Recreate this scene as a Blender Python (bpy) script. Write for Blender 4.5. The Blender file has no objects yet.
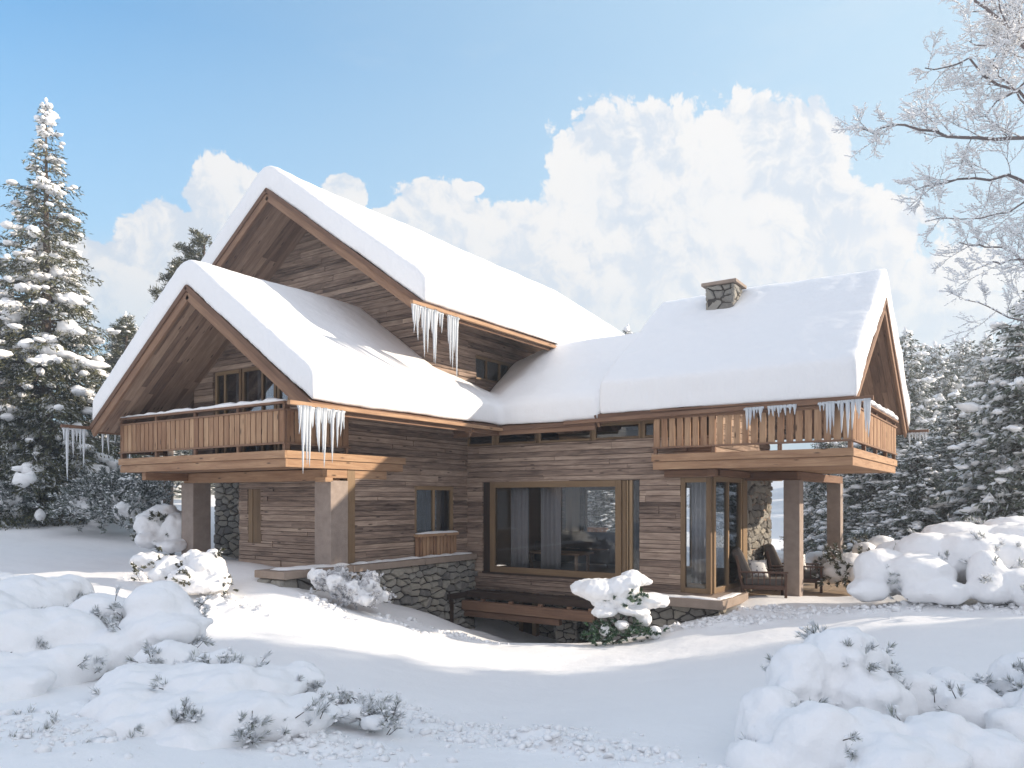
import bpy, bmesh, math, random
import numpy as np
from mathutils import Vector, Matrix

# ------------------------------------------------------------------ camera, sky, sun, exposure
SC = bpy.context.scene
COL = SC.collection
FPX, HOR, YAW = 766.0, 499.0, math.radians(34.07)
FW = np.array([-math.sin(YAW), math.cos(YAW), 0.0])
RT = np.array([math.cos(YAW), math.sin(YAW), 0.0])

cam_d = bpy.data.cameras.new("camera")
cam = bpy.data.objects.new("camera", cam_d)
COL.objects.link(cam)
cam.location = (0, 0, 0)
cam.rotation_euler = (math.pi / 2, 0, YAW)
cam_d.sensor_width = 36.0
cam_d.lens = 36.0 * FPX / 1024.0
cam_d.shift_y = (HOR - 384.0) / 1024.0
cam_d.clip_start = 0.05
cam_d.clip_end = 5000.0
SC.camera = cam

SUN_AZ = math.radians(34.0)      # from +X towards +Y
SUN_EL = math.radians(21.3)
sd = Vector((math.cos(SUN_EL) * math.cos(SUN_AZ), math.cos(SUN_EL) * math.sin(SUN_AZ), math.sin(SUN_EL)))
sun_d = bpy.data.lights.new("sun", 'SUN')
sun_d.energy = 2.9
sun_d.angle = math.radians(0.6)
sun_d.color = (1.0, 0.87, 0.71)
sun = bpy.data.objects.new("sun", sun_d)
COL.objects.link(sun)
sun.rotation_euler = sd.to_track_quat('Z', 'Y').to_euler()
sun.location = sd * 60

SC.view_settings.view_transform = 'Standard'
SC.view_settings.look = 'None'
SC.view_settings.gamma = 1.0
SC.view_settings.exposure = 1.50
SC.view_settings.use_curve_mapping = False
SC.cycles.max_bounces = 8
SC.cycles.diffuse_bounces = 4
SC.cycles.glossy_bounces = 3
SC.cycles.transmission_bounces = 6
SC.cycles.transparent_max_bounces = 12
SC.cycles.volume_bounces = 0
SC.cycles.use_denoising = True
SC.cycles.caustics_reflective = False
SC.cycles.caustics_refractive = False


class NT:
    """little wrapper for building node trees"""
    def __init__(s, tree):
        s.t = tree
        s.n = tree.nodes
        s.l = tree.links

    def node(s, kind, **kw):
        nd = s.n.new(kind)
        for k, v in kw.items():
            setattr(nd, k, v)
        return nd

    def put(s, sock, v):
        if v is None:
            return
        if isinstance(v, bpy.types.NodeSocket):
            s.l.new(v, sock)
        elif isinstance(v, (tuple, list)) and sock.type == 'RGBA' and len(v) == 3:
            sock.default_value = (*v, 1.0)
        else:
            sock.default_value = v

    def m(s, op, a, b=None, c=None, clamp=False):
        nd = s.node('ShaderNodeMath', operation=op)
        nd.use_clamp = clamp
        s.put(nd.inputs[0], a)
        s.put(nd.inputs[1], b)
        s.put(nd.inputs[2], c)
        return nd.outputs[0]

    def vm(s, op, a, b=None):
        nd = s.node('ShaderNodeVectorMath', operation=op)
        s.put(nd.inputs[0], a)
        s.put(nd.inputs[1], b)
        return nd.outputs['Value'] if op in ('DOT_PRODUCT', 'LENGTH') else nd.outputs[0]

    def mix(s, f, a, b, mode='MIX'):
        nd = s.node('ShaderNodeMix', data_type='RGBA', blend_type=mode)
        s.put(nd.inputs[0], f)
        s.put(nd.inputs[6], a)
        s.put(nd.inputs[7], b)
        return nd.outputs[2]

    def rng(s, v, a, b, c=0.0, d=1.0, smooth=False):
        nd = s.node('ShaderNodeMapRange')
        nd.interpolation_type = 'SMOOTHSTEP' if smooth else 'LINEAR'
        for i, x in enumerate((v, a, b, c, d)):
            s.put(nd.inputs[i], x)
        return nd.outputs[0]

    def noise(s, vec, scale, detail=4, rough=0.5, dist=0.0):
        nd = s.node('ShaderNodeTexNoise')
        s.put(nd.inputs['Vector'], vec)
        s.put(nd.inputs['Scale'], scale)
        nd.inputs['Detail'].default_value = detail
        nd.inputs['Roughness'].default_value = rough
        nd.inputs['Distortion'].default_value = dist
        return nd.outputs[0]

    def mapping(s, vec, sc=(1, 1, 1), loc=(0, 0, 0)):
        nd = s.node('ShaderNodeMapping')
        s.put(nd.inputs[0], vec)
        nd.inputs['Scale'].default_value = sc
        nd.inputs['Location'].default_value = loc
        return nd.outputs[0]

    def ramp(s, f, stops):
        nd = s.node('ShaderNodeValToRGB')
        s.put(nd.inputs[0], f)
        el = nd.color_ramp.elements
        while len(el) > 1:
            el.remove(el[-1])
        el[0].position, el[0].color = stops[0][0], (*stops[0][1], 1)
        for p, c in stops[1:]:
            e = el.new(p)
            e.color = (*c, 1)
        return nd.outputs[0]


def make_world():
    w = bpy.data.worlds.new("World")
    SC.world = w
    w.use_nodes = True
    T = NT(w.node_tree)
    T.n.clear()
    out = T.node('ShaderNodeOutputWorld')
    bg = T.node('ShaderNodeBackground')
    bg.inputs[1].default_value = 0.15
    T.l.new(bg.outputs[0], out.inputs[0])
    sky = T.node('ShaderNodeTexSky')
    sky.sky_type = 'NISHITA'
    sky.sun_disc = False
    sky.sun_elevation = SUN_EL
    sky.sun_rotation = math.pi / 2 - SUN_AZ
    sky.air_density = 1.0
    sky.dust_density = 0.2
    sky.ozone_density = 2.0
    tc = T.node('ShaderNodeTexCoord')
    D = tc.outputs['Generated']
    fx = T.vm('DOT_PRODUCT', D, tuple(FW))
    rx = T.vm('DOT_PRODUCT', D, tuple(RT))
    sep = T.node('ShaderNodeSeparateXYZ')
    T.put(sep.inputs[0], D)
    th = T.m('ARCTAN2', rx, fx)
    el = T.m('ARCSINE', sep.outputs[2])
    cmb = T.node('ShaderNodeCombineXYZ')
    T.put(cmb.inputs[0], th)
    T.put(cmb.inputs[1], el)
    TE = cmb.outputs[0]
    VA, NA = 0.9, 0.9
    KE = 1 / (0.15 * 2 ** SC.view_settings.exposure)
    def kc(r, g, b):
        return (r * KE, g * KE, b * KE)
    C_SH, C_LT, C_CO = kc(.72, .80, .905), kc(1.0, .985, .97), kc(.88, .915, .965)
    # puffs of cumulus, each given as (azimuth, elevation, half width, half height) of its heap
    heaps = []

    def heap(px, py, rx_, ry_):
        a = math.atan((px - 512) / FPX)
        e = math.atan((HOR - py) / FPX * math.cos(a))
        k = math.cos(a) ** 2
        heaps.append((a, e, rx_ / FPX * k, ry_ / FPX * math.cos(e) * math.cos(a)))
    for h in [(597, 200, 66, 95), (645, 172, 66, 66), (690, 215, 84, 100), (735, 195, 66, 88),
              (792, 170, 62, 70), (760, 260, 150, 100), (640, 280, 130, 100), (868, 240, 62, 50),
              (445, 240, 76, 52), (515, 250, 70, 56), (347, 193, 28, 20), (385, 240, 50, 34),
              (225, 198, 50, 44), (170, 245, 60, 48), (110, 300, 90, 62), (225, 275, 100, 80), (473, 189, 13, 7), (700, 350, 330, 110), (430, 330, 220, 90)]:
        heap(*h)
    f = None
    for a, e, ra, re in heaps:
        mp = T.node('ShaderNodeMapping')
        mp.vector_type = 'POINT'
        T.put(mp.inputs[0], TE)
        mp.inputs['Scale'].default_value = (1 / ra, 1 / re, 0)
        mp.inputs['Location'].default_value = (-a / ra, -e / re, 0)
        g = T.vm('LENGTH', mp.outputs[0])
        f = g if f is None else T.m('SMOOTH_MIN', f, g, 0.22)
    f = T.m('SUBTRACT', 1.0, T.m('MINIMUM', f, 2.5))

    def puff(vec, det):
        v = T.node('ShaderNodeTexVoronoi', feature='F1', voronoi_dimensions='2D')
        T.put(v.inputs['Vector'], vec)
        v.inputs['Scale'].default_value = 15.0
        v.inputs['Detail'].default_value = det
        v.inputs['Roughness'].default_value = 0.65
        v.inputs['Lacunarity'].default_value = 2.3
        v.normalize = True
        return v.outputs['Distance']

    def cn(vec, det):
        n = T.node('ShaderNodeTexNoise', noise_dimensions='2D')
        T.put(n.inputs['Vector'], vec)
        n.inputs['Scale'].default_value = 9.0
        n.inputs['Detail'].default_value = det
        n.inputs['Roughness'].default_value = 0.6
        return n
    w0 = cn(TE, 4)
    warp = T.node('ShaderNodeVectorMath', operation='MULTIPLY_ADD')
    T.put(warp.inputs[0], w0.outputs['Color'])
    warp.inputs[1].default_value = (.07, .07, 0)
    T.put(warp.inputs[2], TE)
    TW_ = warp.outputs[0]
    v0 = puff(TW_, 4.0)
    v1 = puff(T.vm('ADD', TW_, (0.015, 0.014, 0)), 4.0)
    big = T.node('ShaderNodeTexVoronoi', feature='SMOOTH_F1', voronoi_dimensions='2D')
    T.put(big.inputs['Vector'], TW_)
    big.inputs['Scale'].default_value = 6.0
    big.inputs['Smoothness'].default_value = 0.5
    big2 = T.node('ShaderNodeTexVoronoi', feature='SMOOTH_F1', voronoi_dimensions='2D')
    T.put(big2.inputs['Vector'], T.vm('ADD', TW_, (0.035, 0.04, 0)))
    big2.inputs['Scale'].default_value = 6.0
    big2.inputs['Smoothness'].default_value = 0.5
    vbig = T.m('SUBTRACT', big2.outputs['Distance'], big.outputs['Distance'])
    n0 = cn(TE, 7).outputs['Fac']
    dens = T.m('ADD', T.m('MULTIPLY', f, 1.0), T.m('ADD', T.m('MULTIPLY', T.m('SUBTRACT', 0.30, v0), VA), T.m('MULTIPLY', T.m('SUBTRACT', n0, 0.5), NA)))
    mask = T.rng(dens, 0.03, 0.12, smooth=True)
    lit = T.rng(T.m('ADD', T.m('ADD', T.m('MULTIPLY', T.m('SUBTRACT', v1, v0), 1.7), T.m('MULTIPLY', vbig, 0.6)), T.m('MULTIPLY', T.m('SUBTRACT', n0, .5), .12)), -0.34, 0.14, smooth=True)
    core = T.rng(dens, 0.35, 1.1, smooth=True)
    c = T.mix(lit, C_SH, C_LT)
    c = T.mix(T.m('MULTIPLY', core, 0.30), c, C_CO)
    # far thin veil: horizon whitening, more of it towards the sun on the right
    veil = T.m('POWER', T.rng(el, 0.52, 0.06, 0.0, 1.0), 0.95)
    side = T.rng(T.m('ABSOLUTE', th), 3.14, 1.2, 0.0, 1.0)
    v3 = T.m('MULTIPLY', T.rng(th, -0.72, 0.50, 0.0, 0.85), side)
    veil2 = T.m('SUBTRACT', 1.0, T.m('MULTIPLY', T.m('SUBTRACT', 1.0, T.m('MULTIPLY', veil, 0.97)), T.m('SUBTRACT', 1.0, v3)), clamp=True)
    wis = T.rng(T.noise(T.mapping(D, (1.6, 1.6, 5.0)), 2.3, 5, 0.62), 0.52, 0.85, 0.0, 0.30, smooth=True)
    base = T.vm('MULTIPLY', sky.outputs[0], (0.20, 0.58, 0.70))
    base = T.mix(veil2, base, kc(.60, .80, .93))
    base = T.mix(wis, base, kc(.78, .86, .93))
    # unseen bright broken cloud, added outside the view to lift neutral fill light
    fill_cloud = T.m('MULTIPLY', T.rng(T.m('ABSOLUTE', th), 0.85, 1.5, 0.0, 0.92, smooth=True), T.rng(n0, 0.30, 0.55, 0.55, 1.0))
    base = T.mix(fill_cloud, base, kc(1.07, 1.09, 1.20))
    lowfade = T.rng(el, 0.06, 0.30, 0.25, 1.0, smooth=True)
    mk = T.m('MULTIPLY', T.m('MULTIPLY', mask, lowfade), 0.97)
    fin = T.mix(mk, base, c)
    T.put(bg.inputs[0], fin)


make_world()

# ------------------------------------------------------------------ helpers
rnd = random.Random(7)


def at(px, py, d):
    """a point of the place at forward distance d"""
    p = d * FW + d * (px - 512.0) / FPX * RT
    return Vector((p[0], p[1], (HOR - py) * d / FPX))


def tag(o, label=None, cat=None, group=None, kind=None):
    if label:
        o['label'] = label
    if cat:
        o['category'] = cat
    if group:
        o['group'] = group
    if kind:
        o['kind'] = kind
    return o


def empty(name, loc=(0, 0, 0), rz=0.0):
    o = bpy.data.objects.new(name, None)
    o.empty_display_size = 0.2
    o.location = loc
    o.rotation_euler = (0, 0, rz)
    COL.objects.link(o)
    return o


def link(name, me, mat=None, parent=None, loc=None):
    o = bpy.data.objects.new(name, me)
    if mat is not None:
        me.materials.append(mat)
    COL.objects.link(o)
    if parent is not None:
        o.parent = parent
    if loc is not None:
        o.location = loc
    return o


class MB:
    def __init__(s):
        s.v, s.f, s.uv, s.var, s.sm = [], [], [], [], []

    def box(s, lo, hi, L=0, var=None, R=None, o=None):
        """box lo..hi, grain along axis L; R,o: optional frame"""
        if var is None:
            var = rnd.random()
        ou, ov = rnd.random() * 50, rnd.random() * 50
        b = len(s.v)
        P = []
        for k in (0, 1):
            for j in (0, 1):
                for i in (0, 1):
                    P.append((hi[0] if i else lo[0], hi[1] if j else lo[1], hi[2] if k else lo[2]))
        for p in P:
            q = Vector(p)
            if R is not None:
                q = R @ q
            if o is not None:
                q = q + Vector(o)
            s.v.append(tuple(q))
        for fc, ax in (((0, 4, 6, 2), 0), ((1, 3, 7, 5), 0), ((0, 1, 5, 4), 1), ((2, 6, 7, 3), 1), ((0, 2, 3, 1), 2), ((4, 5, 7, 6), 2)):
            s.f.append([b + i for i in fc])
            if ax == L:
                a1, a2 = [a for a in (0, 1, 2) if a != ax]
                s.uv += [(P[i][a1] * 0.15 + ou, P[i][a2] + ov) for i in fc]
            else:
                a2 = [a for a in (0, 1, 2) if a not in (ax, L)][0]
                s.uv += [(P[i][L] + ou, P[i][a2] + ov) for i in fc]
            s.var.append(var)

    def beam(s, p0, p1, w, h, var=None, up=(0, 0, 1)):
        """bar from p0 to p1, w wide sideways, h tall, centred on the line"""
        p0, p1 = Vector(p0), Vector(p1)
        d = p1 - p0
        L = d.length
        d.normalize()
        side = d.cross(Vector(up)).normalized()
        u = side.cross(d)
        R = Matrix((d, side, u)).transposed()
        s.box((0, -w / 2, -h / 2), (L, w / 2, h / 2), 0, var, R, p0)

    def tube(s, pts, rad, n=6, var=None, cap=True):
        if var is None:
            var = rnd.random()
        pts = [Vector(p) for p in pts]
        if not isinstance(rad, (list, tuple)):
            rad = [rad] * len(pts)
        rings = []
        for i, p in enumerate(pts):
            d = (pts[min(i + 1, len(pts) - 1)] - pts[max(i - 1, 0)]).normalized()
            a = d.cross(Vector((0, 0, 1)))
            if a.length < 0.1:
                a = d.cross(Vector((1, 0, 0)))
            a.normalize()
            b = d.cross(a)
            base = len(s.v)
            for k in range(n):
                t = 2 * math.pi * k / n
                s.v.append(tuple(p + (a * math.cos(t) + b * math.sin(t)) * rad[i]))
            rings.append(base)
        for i in range(len(rings) - 1):
            for k in range(n):
                k2 = (k + 1) % n
                s.f.append([rings[i] + k, rings[i] + k2, rings[i + 1] + k2, rings[i + 1] + k])
                s.uv += [(i * 0.3, k * .1), (i * 0.3, k * .1 + .1), (i * 0.3 + .3, k * .1 + .1), (i * 0.3 + .3, k * .1)]
                s.var.append(var)
        if cap:
            for r in (rings[0], rings[-1]):
                s.f.append([r + k for k in range(n)])
                s.uv += [(0, 0)] * n
                s.var.append(var)

    def poly(s, vs, faces, var=0.5):
        b = len(s.v)
        s.v += [tuple(x) for x in vs]
        for f in faces:
            s.f.append([b + i for i in f])
            s.uv += [(vs[i][0] * .5, vs[i][1] * .5 + vs[i][2]) for i in f]
            s.var.append(var)

    def build(s, name, mat, parent=None, smooth=False, bevel=0.0, loc=None):
        me = bpy.data.meshes.new(name)
        me.from_pydata(s.v, [], s.f)
        uvl = me.uv_layers.new(name="UVMap")
        uvl.data.foreach_set('uv', [c for p in s.uv for c in p])
        a = me.attributes.new('var', 'FLOAT', 'FACE')
        a.data.foreach_set('value', s.var)
        if smooth:
            me.polygons.foreach_set('use_smooth', [True] * len(me.polygons))
        me.update()
        o = link(name, me, mat, parent, loc)
        if bevel:
            b = o.modifiers.new('bevel', 'BEVEL')
            b.width = bevel
            b.segments = 2
            b.limit_method = 'ANGLE'
        return o


def fast_mesh(name, V, F, mat, parent=None, var=None, smooth=False, loc=None):
    """V (N,3), F (M,k) arrays"""
    V = np.asarray(V, dtype=np.float32)
    F = np.asarray(F, dtype=np.int32)
    me = bpy.data.meshes.new(name)
    me.vertices.add(len(V))
    me.vertices.foreach_set('co', V.ravel())
    k = F.shape[1]
    me.loops.add(F.size)
    me.loops.foreach_set('vertex_index', F.ravel())
    me.polygons.add(len(F))
    me.polygons.foreach_set('loop_start', np.arange(0, F.size, k, dtype=np.int32))
    me.polygons.foreach_set('loop_total', np.full(len(F), k, dtype=np.int32))
    if smooth:
        me.polygons.foreach_set('use_smooth', np.ones(len(F), dtype=bool))
    me.update(calc_edges=True)
    if var is not None:
        a = me.attributes.new('var', 'FLOAT', 'FACE')
        a.data.foreach_set('value', np.asarray(var, dtype=np.float32))
    return link(name, me, mat, parent, loc)


# numpy value noise -------------------------------------------------
def _hash(ix, iy, seed):
    n = (ix * 374761393 + iy * 668265263 + seed * 144269504) & 0x7fffffff
    n = ((n ^ (n >> 13)) * 1274126177) & 0x7fffffff
    return ((n ^ (n >> 16)) & 0xffff) / 65535.0


def vnoise(x, y, seed=0):
    ix, iy = np.floor(x).astype(np.int64), np.floor(y).astype(np.int64)
    fx, fy = x - ix, y - iy
    fx, fy = fx * fx * fx * (fx * (fx * 6 - 15) + 10), fy * fy * fy * (fy * (fy * 6 - 15) + 10)
    a, b = _hash(ix, iy, seed), _hash(ix + 1, iy, seed)
    c, d = _hash(ix, iy + 1, seed), _hash(ix + 1, iy + 1, seed)
    return (a * (1 - fx) + b * fx) * (1 - fy) + (c * (1 - fx) + d * fx) * fy - 0.5


def fbm(x, y, oct=4, seed=0, gain=0.5):
    s, a = 0, 1.0
    for i in range(oct):
        s = s + a * vnoise(x * 2 ** i + 13.7 * i, y * 2 ** i - 7.1 * i, seed + i)
        a *= gain
    return s


# ------------------------------------------------------------------ materials
def mat(name):
    m = bpy.data.materials.new(name)
    m.use_nodes = True
    T = NT(m.node_tree)
    b = T.n['Principled BSDF']
    return m, T, b


def bump(T, b, h, strength=0.5, dist=0.01):
    n = T.node('ShaderNodeBump')
    n.inputs['Strength'].default_value = strength
    n.inputs['Distance'].default_value = dist
    T.put(n.inputs['Height'], h)
    T.l.new(n.outputs[0], b.inputs['Normal'])


def wood(name, stops, knots=True, rough=0.75, grain=1.0, bs=0.6, vamp=.55):
    m, T, b = mat(name)
    uv = T.node('ShaderNodeUVMap').outputs[0]
    var = T.node('ShaderNodeAttribute', attribute_name='var').outputs['Fac']
    g1 = T.noise(T.mapping(uv, (1.5, 19, 1)), 1.0, 7, 0.68, 0.5)
    g2 = T.noise(T.mapping(uv, (4.0, 110, 1)), 1.0, 3, 0.6)
    g3 = T.noise(T.mapping(uv, (0.9, 2.5, 1)), 1.0, 3, 0.5)
    f = T.m('ADD', T.m('MULTIPLY', T.m('SUBTRACT', g1, 0.5), 1.25 * grain), T.m('MULTIPLY', T.m('SUBTRACT', g2, 0.5), 0.35 * grain))
    f = T.m('ADD', f, T.m('MULTIPLY', T.m('SUBTRACT', g3, 0.5), 0.5))
    f = T.m('ADD', T.m('ADD', f, T.m('MULTIPLY', T.m('SUBTRACT', var, 0.5), vamp)), 0.5, clamp=True)
    c = T.ramp(f, stops)
    if knots:
        v = T.node('ShaderNodeTexVoronoi')
        T.put(v.inputs['Vector'], T.mapping(uv, (2.2, 9.0, 1)))
        v.inputs['Scale'].default_value = 1.0
        k = T.rng(v.outputs['Distance'], 0.07, 0.20, 0.8, 0.0, smooth=True)
        ck = T.node('ShaderNodeSeparateColor')
        T.put(ck.inputs[0], v.outputs['Color'])
        k = T.m('MULTIPLY', k, T.rng(ck.outputs[0], 0.30, 0.38))
        c = T.mix(k, c, (0.035, 0.02, 0.014))
    T.put(b.inputs['Base Color'], c)
    b.inputs['Roughness'].default_value = rough
    b.inputs['Specular IOR Level'].default_value = 0.25
    bump(T, b, T.m('ADD', g1, T.m('MULTIPLY', g2, 0.5)), bs, 0.006)
    return m


M = {}
M['old'] = wood('weathered_wood', [(0.0, (0.03, 0.020, 0.016)), (0.25, (0.125, 0.087, 0.068)), (0.5, (0.27, 0.194, 0.15)),
                                   (0.72, (0.42, 0.31, 0.24)), (1.0, (0.58, 0.45, 0.34))])
M['larch'] = wood('larch_wood', [(0.0, (0.12, 0.060, 0.034)), (0.35, (0.28, 0.155, 0.090)), (0.65, (0.42, 0.26, 0.155)), (1.0, (0.56, 0.38, 0.235))], grain=0.8, vamp=.36)
M['soffit'] = wood('soffit_wood', [(0.0, (0.11, 0.068, 0.048)), (0.35, (0.24, 0.155, 0.112)), (0.7, (0.39, 0.265, 0.19)), (1.0, (0.55, 0.39, 0.28))], grain=0.8)
M['barge'] = wood('bargeboard_wood', [(0.0, (0.08, 0.045, 0.03)), (0.5, (0.20, 0.115, 0.075)), (1.0, (0.36, 0.22, 0.135))], knots=False, grain=0.7)
M['oak'] = wood('window_frame_wood', [(0.0, (0.12, 0.075, 0.042)), (0.5, (0.235, 0.155, 0.088)), (1.0, (0.36, 0.25, 0.145))], knots=False, grain=0.5, rough=0.6, bs=0.25)
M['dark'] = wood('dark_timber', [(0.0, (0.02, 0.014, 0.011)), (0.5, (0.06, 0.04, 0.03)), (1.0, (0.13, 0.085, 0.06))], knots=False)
M['bark'] = wood('bark', [(0.0, (0.03, 0.022, 0.018)), (0.5, (0.085, 0.065, 0.052)), (1.0, (0.17, 0.13, 0.105))], knots=False, rough=0.9)


def simple(name, col, rough=0.6, n_amp=0.15, n_scale=8.0, b_amt=0.2, b_scale=60.0, spec=0.3):
    m, T, b = mat(name)
    co = T.node('ShaderNodeTexCoord').outputs['Object']
    n = T.noise(co, n_scale, 5, 0.6)
    c = T.mix(n, tuple(x * (1 - n_amp) for x in col), tuple(min(1, x * (1 + n_amp)) for x in col))
    T.put(b.inputs['Base Color'], c)
    b.inputs['Roughness'].default_value = rough
    b.inputs['Specular IOR Level'].default_value = spec
    if b_amt:
        bump(T, b, T.noise(co, b_scale, 4, 0.6), b_amt, 0.01)
    return m


def snow_mat(name, clods=0.0, streak=False):
    m, T, b = mat(name)
    co = T.node('ShaderNodeTexCoord').outputs['Object']
    b.inputs['Base Color'].default_value = (0.88, 0.875, 0.875, 1)
    b.inputs['Roughness'].default_value = 0.55
    b.inputs['Specular IOR Level'].default_value = 0.2
    b.inputs['Subsurface Weight'].default_value = 0.0
    b.inputs['Subsurface Radius'].default_value = (0.5, 0.65, 0.9)
    b.inputs['Subsurface Scale'].default_value = 0.06
    h = T.m('ADD', T.noise(co, 3.0, 5, 0.55), T.m('MULTIPLY', T.noise(co, 28.0, 4, 0.65), 0.22))
    if streak:
        geo = T.node('ShaderNodeNewGeometry')
        sz = T.node('ShaderNodeSeparateXYZ')
        T.put(sz.inputs[0], geo.outputs['Normal'])
        steep = T.rng(T.m('ABSOLUTE', sz.outputs[2]), 0.45, 0.15)
        st = T.noise(T.mapping(co, (11, 11, 0.9)), 1.0, 4, 0.6)
        h = T.m('ADD', h, T.m('MULTIPLY', T.m('MULTIPLY', st, steep), 0.9))
    bump(T, b, h, 0.5, 0.05)
    return m


M['snow'] = snow_mat('snow')
M['roofsnow'] = snow_mat('roof_snow', streak=True)


def ice_mat():
    m, T, b = mat('ice')
    b.inputs['Base Color'].default_value = (0.86, 0.90, 0.94, 1)
    b.inputs['Roughness'].default_value = 0.22
    b.inputs['Transmission Weight'].default_value = 0.35
    b.inputs['IOR'].default_value = 1.31
    return m


M['ice'] = ice_mat()


def glass_mat():
    m = bpy.data.materials.new('window_glass')
    m.use_nodes = True
    T = NT(m.node_tree)
    T.n.clear()
    out = T.node('ShaderNodeOutputMaterial')
    tr = T.node('ShaderNodeBsdfTransparent')
    tr.inputs[0].default_value = (0.92, 0.93, 0.94, 1)
    gl = T.node('ShaderNodeBsdfGlossy')
    gl.inputs['Roughness'].default_value = 0.015
    gl.inputs['Color'].default_value = (0.9, 0.95, 1.0, 1)
    lw = T.node('ShaderNodeFresnel')
    lw.inputs[0].default_value = 1.5
    mx = T.node('ShaderNodeMixShader')
    T.put(mx.inputs[0], T.m('MULTIPLY', lw.outputs[0], 0.75, clamp=True))
    T.l.new(tr.outputs[0], mx.inputs[1])
    T.l.new(gl.outputs[0], mx.inputs[2])
    T.l.new(mx.outputs[0], out.inputs[0])
    return m


M['glass'] = glass_mat()


def stone_mat():
    m, T, b = mat('rubble_stone')
    co = T.node('ShaderNodeTexCoord').outputs['Object']
    var = T.node('ShaderNodeAttribute', attribute_name='var').outputs['Fac']
    base = T.ramp(var, [(0, (0.20, 0.19, 0.18)), (0.3, (0.36, 0.34, 0.31)), (0.6, (0.54, 0.51, 0.45)), (0.8, (0.60, 0.54, 0.44)), (1, (0.42, 0.385, 0.33))])
    n = T.noise(co, 9.0, 6, 0.65)
    c = T.mix(T.m('MULTIPLY', n, 0.8), base, (0.13, 0.12, 0.105), 'MIX')
    T.put(b.inputs['Base Color'], T.mix(T.rng(n, 0.45, 0.8, 0, 0.5), c, (0.48, 0.45, 0.39)))
    b.inputs['Roughness'].default_value = 0.85
    bump(T, b, T.m('ADD', T.noise(co, 14, 6, 0.7), T.m('MULTIPLY', T.noise(co, 60, 3, 0.7), 0.3)), 1.0, 0.06)
    return m


M['stone'] = stone_mat()
M['mortar'] = simple('dark_mortar', (0.07, 0.062, 0.055), 0.95)
M['cap'] = simple('sandstone_slab', (0.30, 0.235, 0.19), 0.8, 0.3, 5.0, 0.5, 40)
M['post'] = simple('rough_sawn_stone_post', (0.33, 0.265, 0.225), 0.85, 0.35, 6.0, 0.8, 45)
M['paving'] = simple('terrace_paving', (0.36, 0.27, 0.19), 0.8, 0.25, 4.0, 0.4, 30)
M['plaster'] = simple('room_plaster', (0.68, 0.54, 0.40), 0.9, 0.08)
M['darkroom'] = simple('room_dark', (0.10, 0.085, 0.08), 0.9, 0.1)
M['curtain'] = simple('curtain_linen', (0.36, 0.34, 0.34), 0.9, 0.08)
M['cushion'] = simple('grey_cushion', (0.12, 0.105, 0.095), 0.95, 0.2, 20, 0.4, 150)
M['lounge'] = simple('brown_rattan', (0.10, 0.055, 0.038), 0.6, 0.3, 30, 0.3, 90)
M['steel'] = simple('steel', (0.35, 0.34, 0.33), 0.35, 0.05, 5, 0)


def pillow_mat():
    m, T, b = mat('patterned_pillow')
    co = T.node('ShaderNodeTexCoord').outputs['Object']
    v = T.node('ShaderNodeTexVoronoi')
    T.put(v.inputs['Vector'], co)
    v.inputs['Scale'].default_value = 14
    T.put(b.inputs['Base Color'], T.mix(T.rng(v.outputs['Distance'], 0.25, 0.32), (0.22, 0.22, 0.25), (0.75, 0.73, 0.70)))
    b.inputs['Roughness'].default_value = 0.9
    return m


M['pillow'] = pillow_mat()


def leaf_mat(name, dark, mid, frost=(0.62, 0.64, 0.66), f0=0.75, f1=0.95):
    m, T, b = mat(name)
    var = T.node('ShaderNodeAttribute', attribute_name='var').outputs['Fac']
    c = T.ramp(var, [(0.0, dark), (f0 * 0.9, mid), (f0, mid), (f1, frost), (1.0, frost)])
    T.put(b.inputs['Base Color'], c)
    b.inputs['Roughness'].default_value = 0.7
    b.inputs['Specular IOR Level'].default_value = 0.2
    return m


M['needle'] = leaf_mat('spruce_needles', (0.03, 0.038, 0.02), (0.13, 0.125, 0.065), f0=0.80, f1=0.97)
M['needle_far'] = leaf_mat('frost_haze_needles', (0.03, 0.045, 0.03), (0.115, 0.135, 0.10), f0=0.50, f1=0.80)  # frosted, with extra paleness in the colour standing in for distance haze
M['needle_pine'] = leaf_mat('dwarf_pine_needles', (0.13, 0.14, 0.11), (0.30, 0.32, 0.27), frost=(0.78, 0.79, 0.81), f0=0.12, f1=0.40)
M['frosty'] = leaf_mat('hoar_frosted_twigs', (0.30, 0.28, 0.27), (0.50, 0.48, 0.48), frost=(0.84, 0.84, 0.86), f0=0.10, f1=0.30)
M['green'] = leaf_mat('green_pine_needles', (0.02, 0.05, 0.025), (0.075, 0.145, 0.07), f0=0.86, f1=0.98)
M['twig'] = leaf_mat('frosted_twigs', (0.16, 0.13, 0.125), (0.26, 0.225, 0.215), frost=(0.72, 0.73, 0.76), f0=0.4, f1=0.55)

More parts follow.
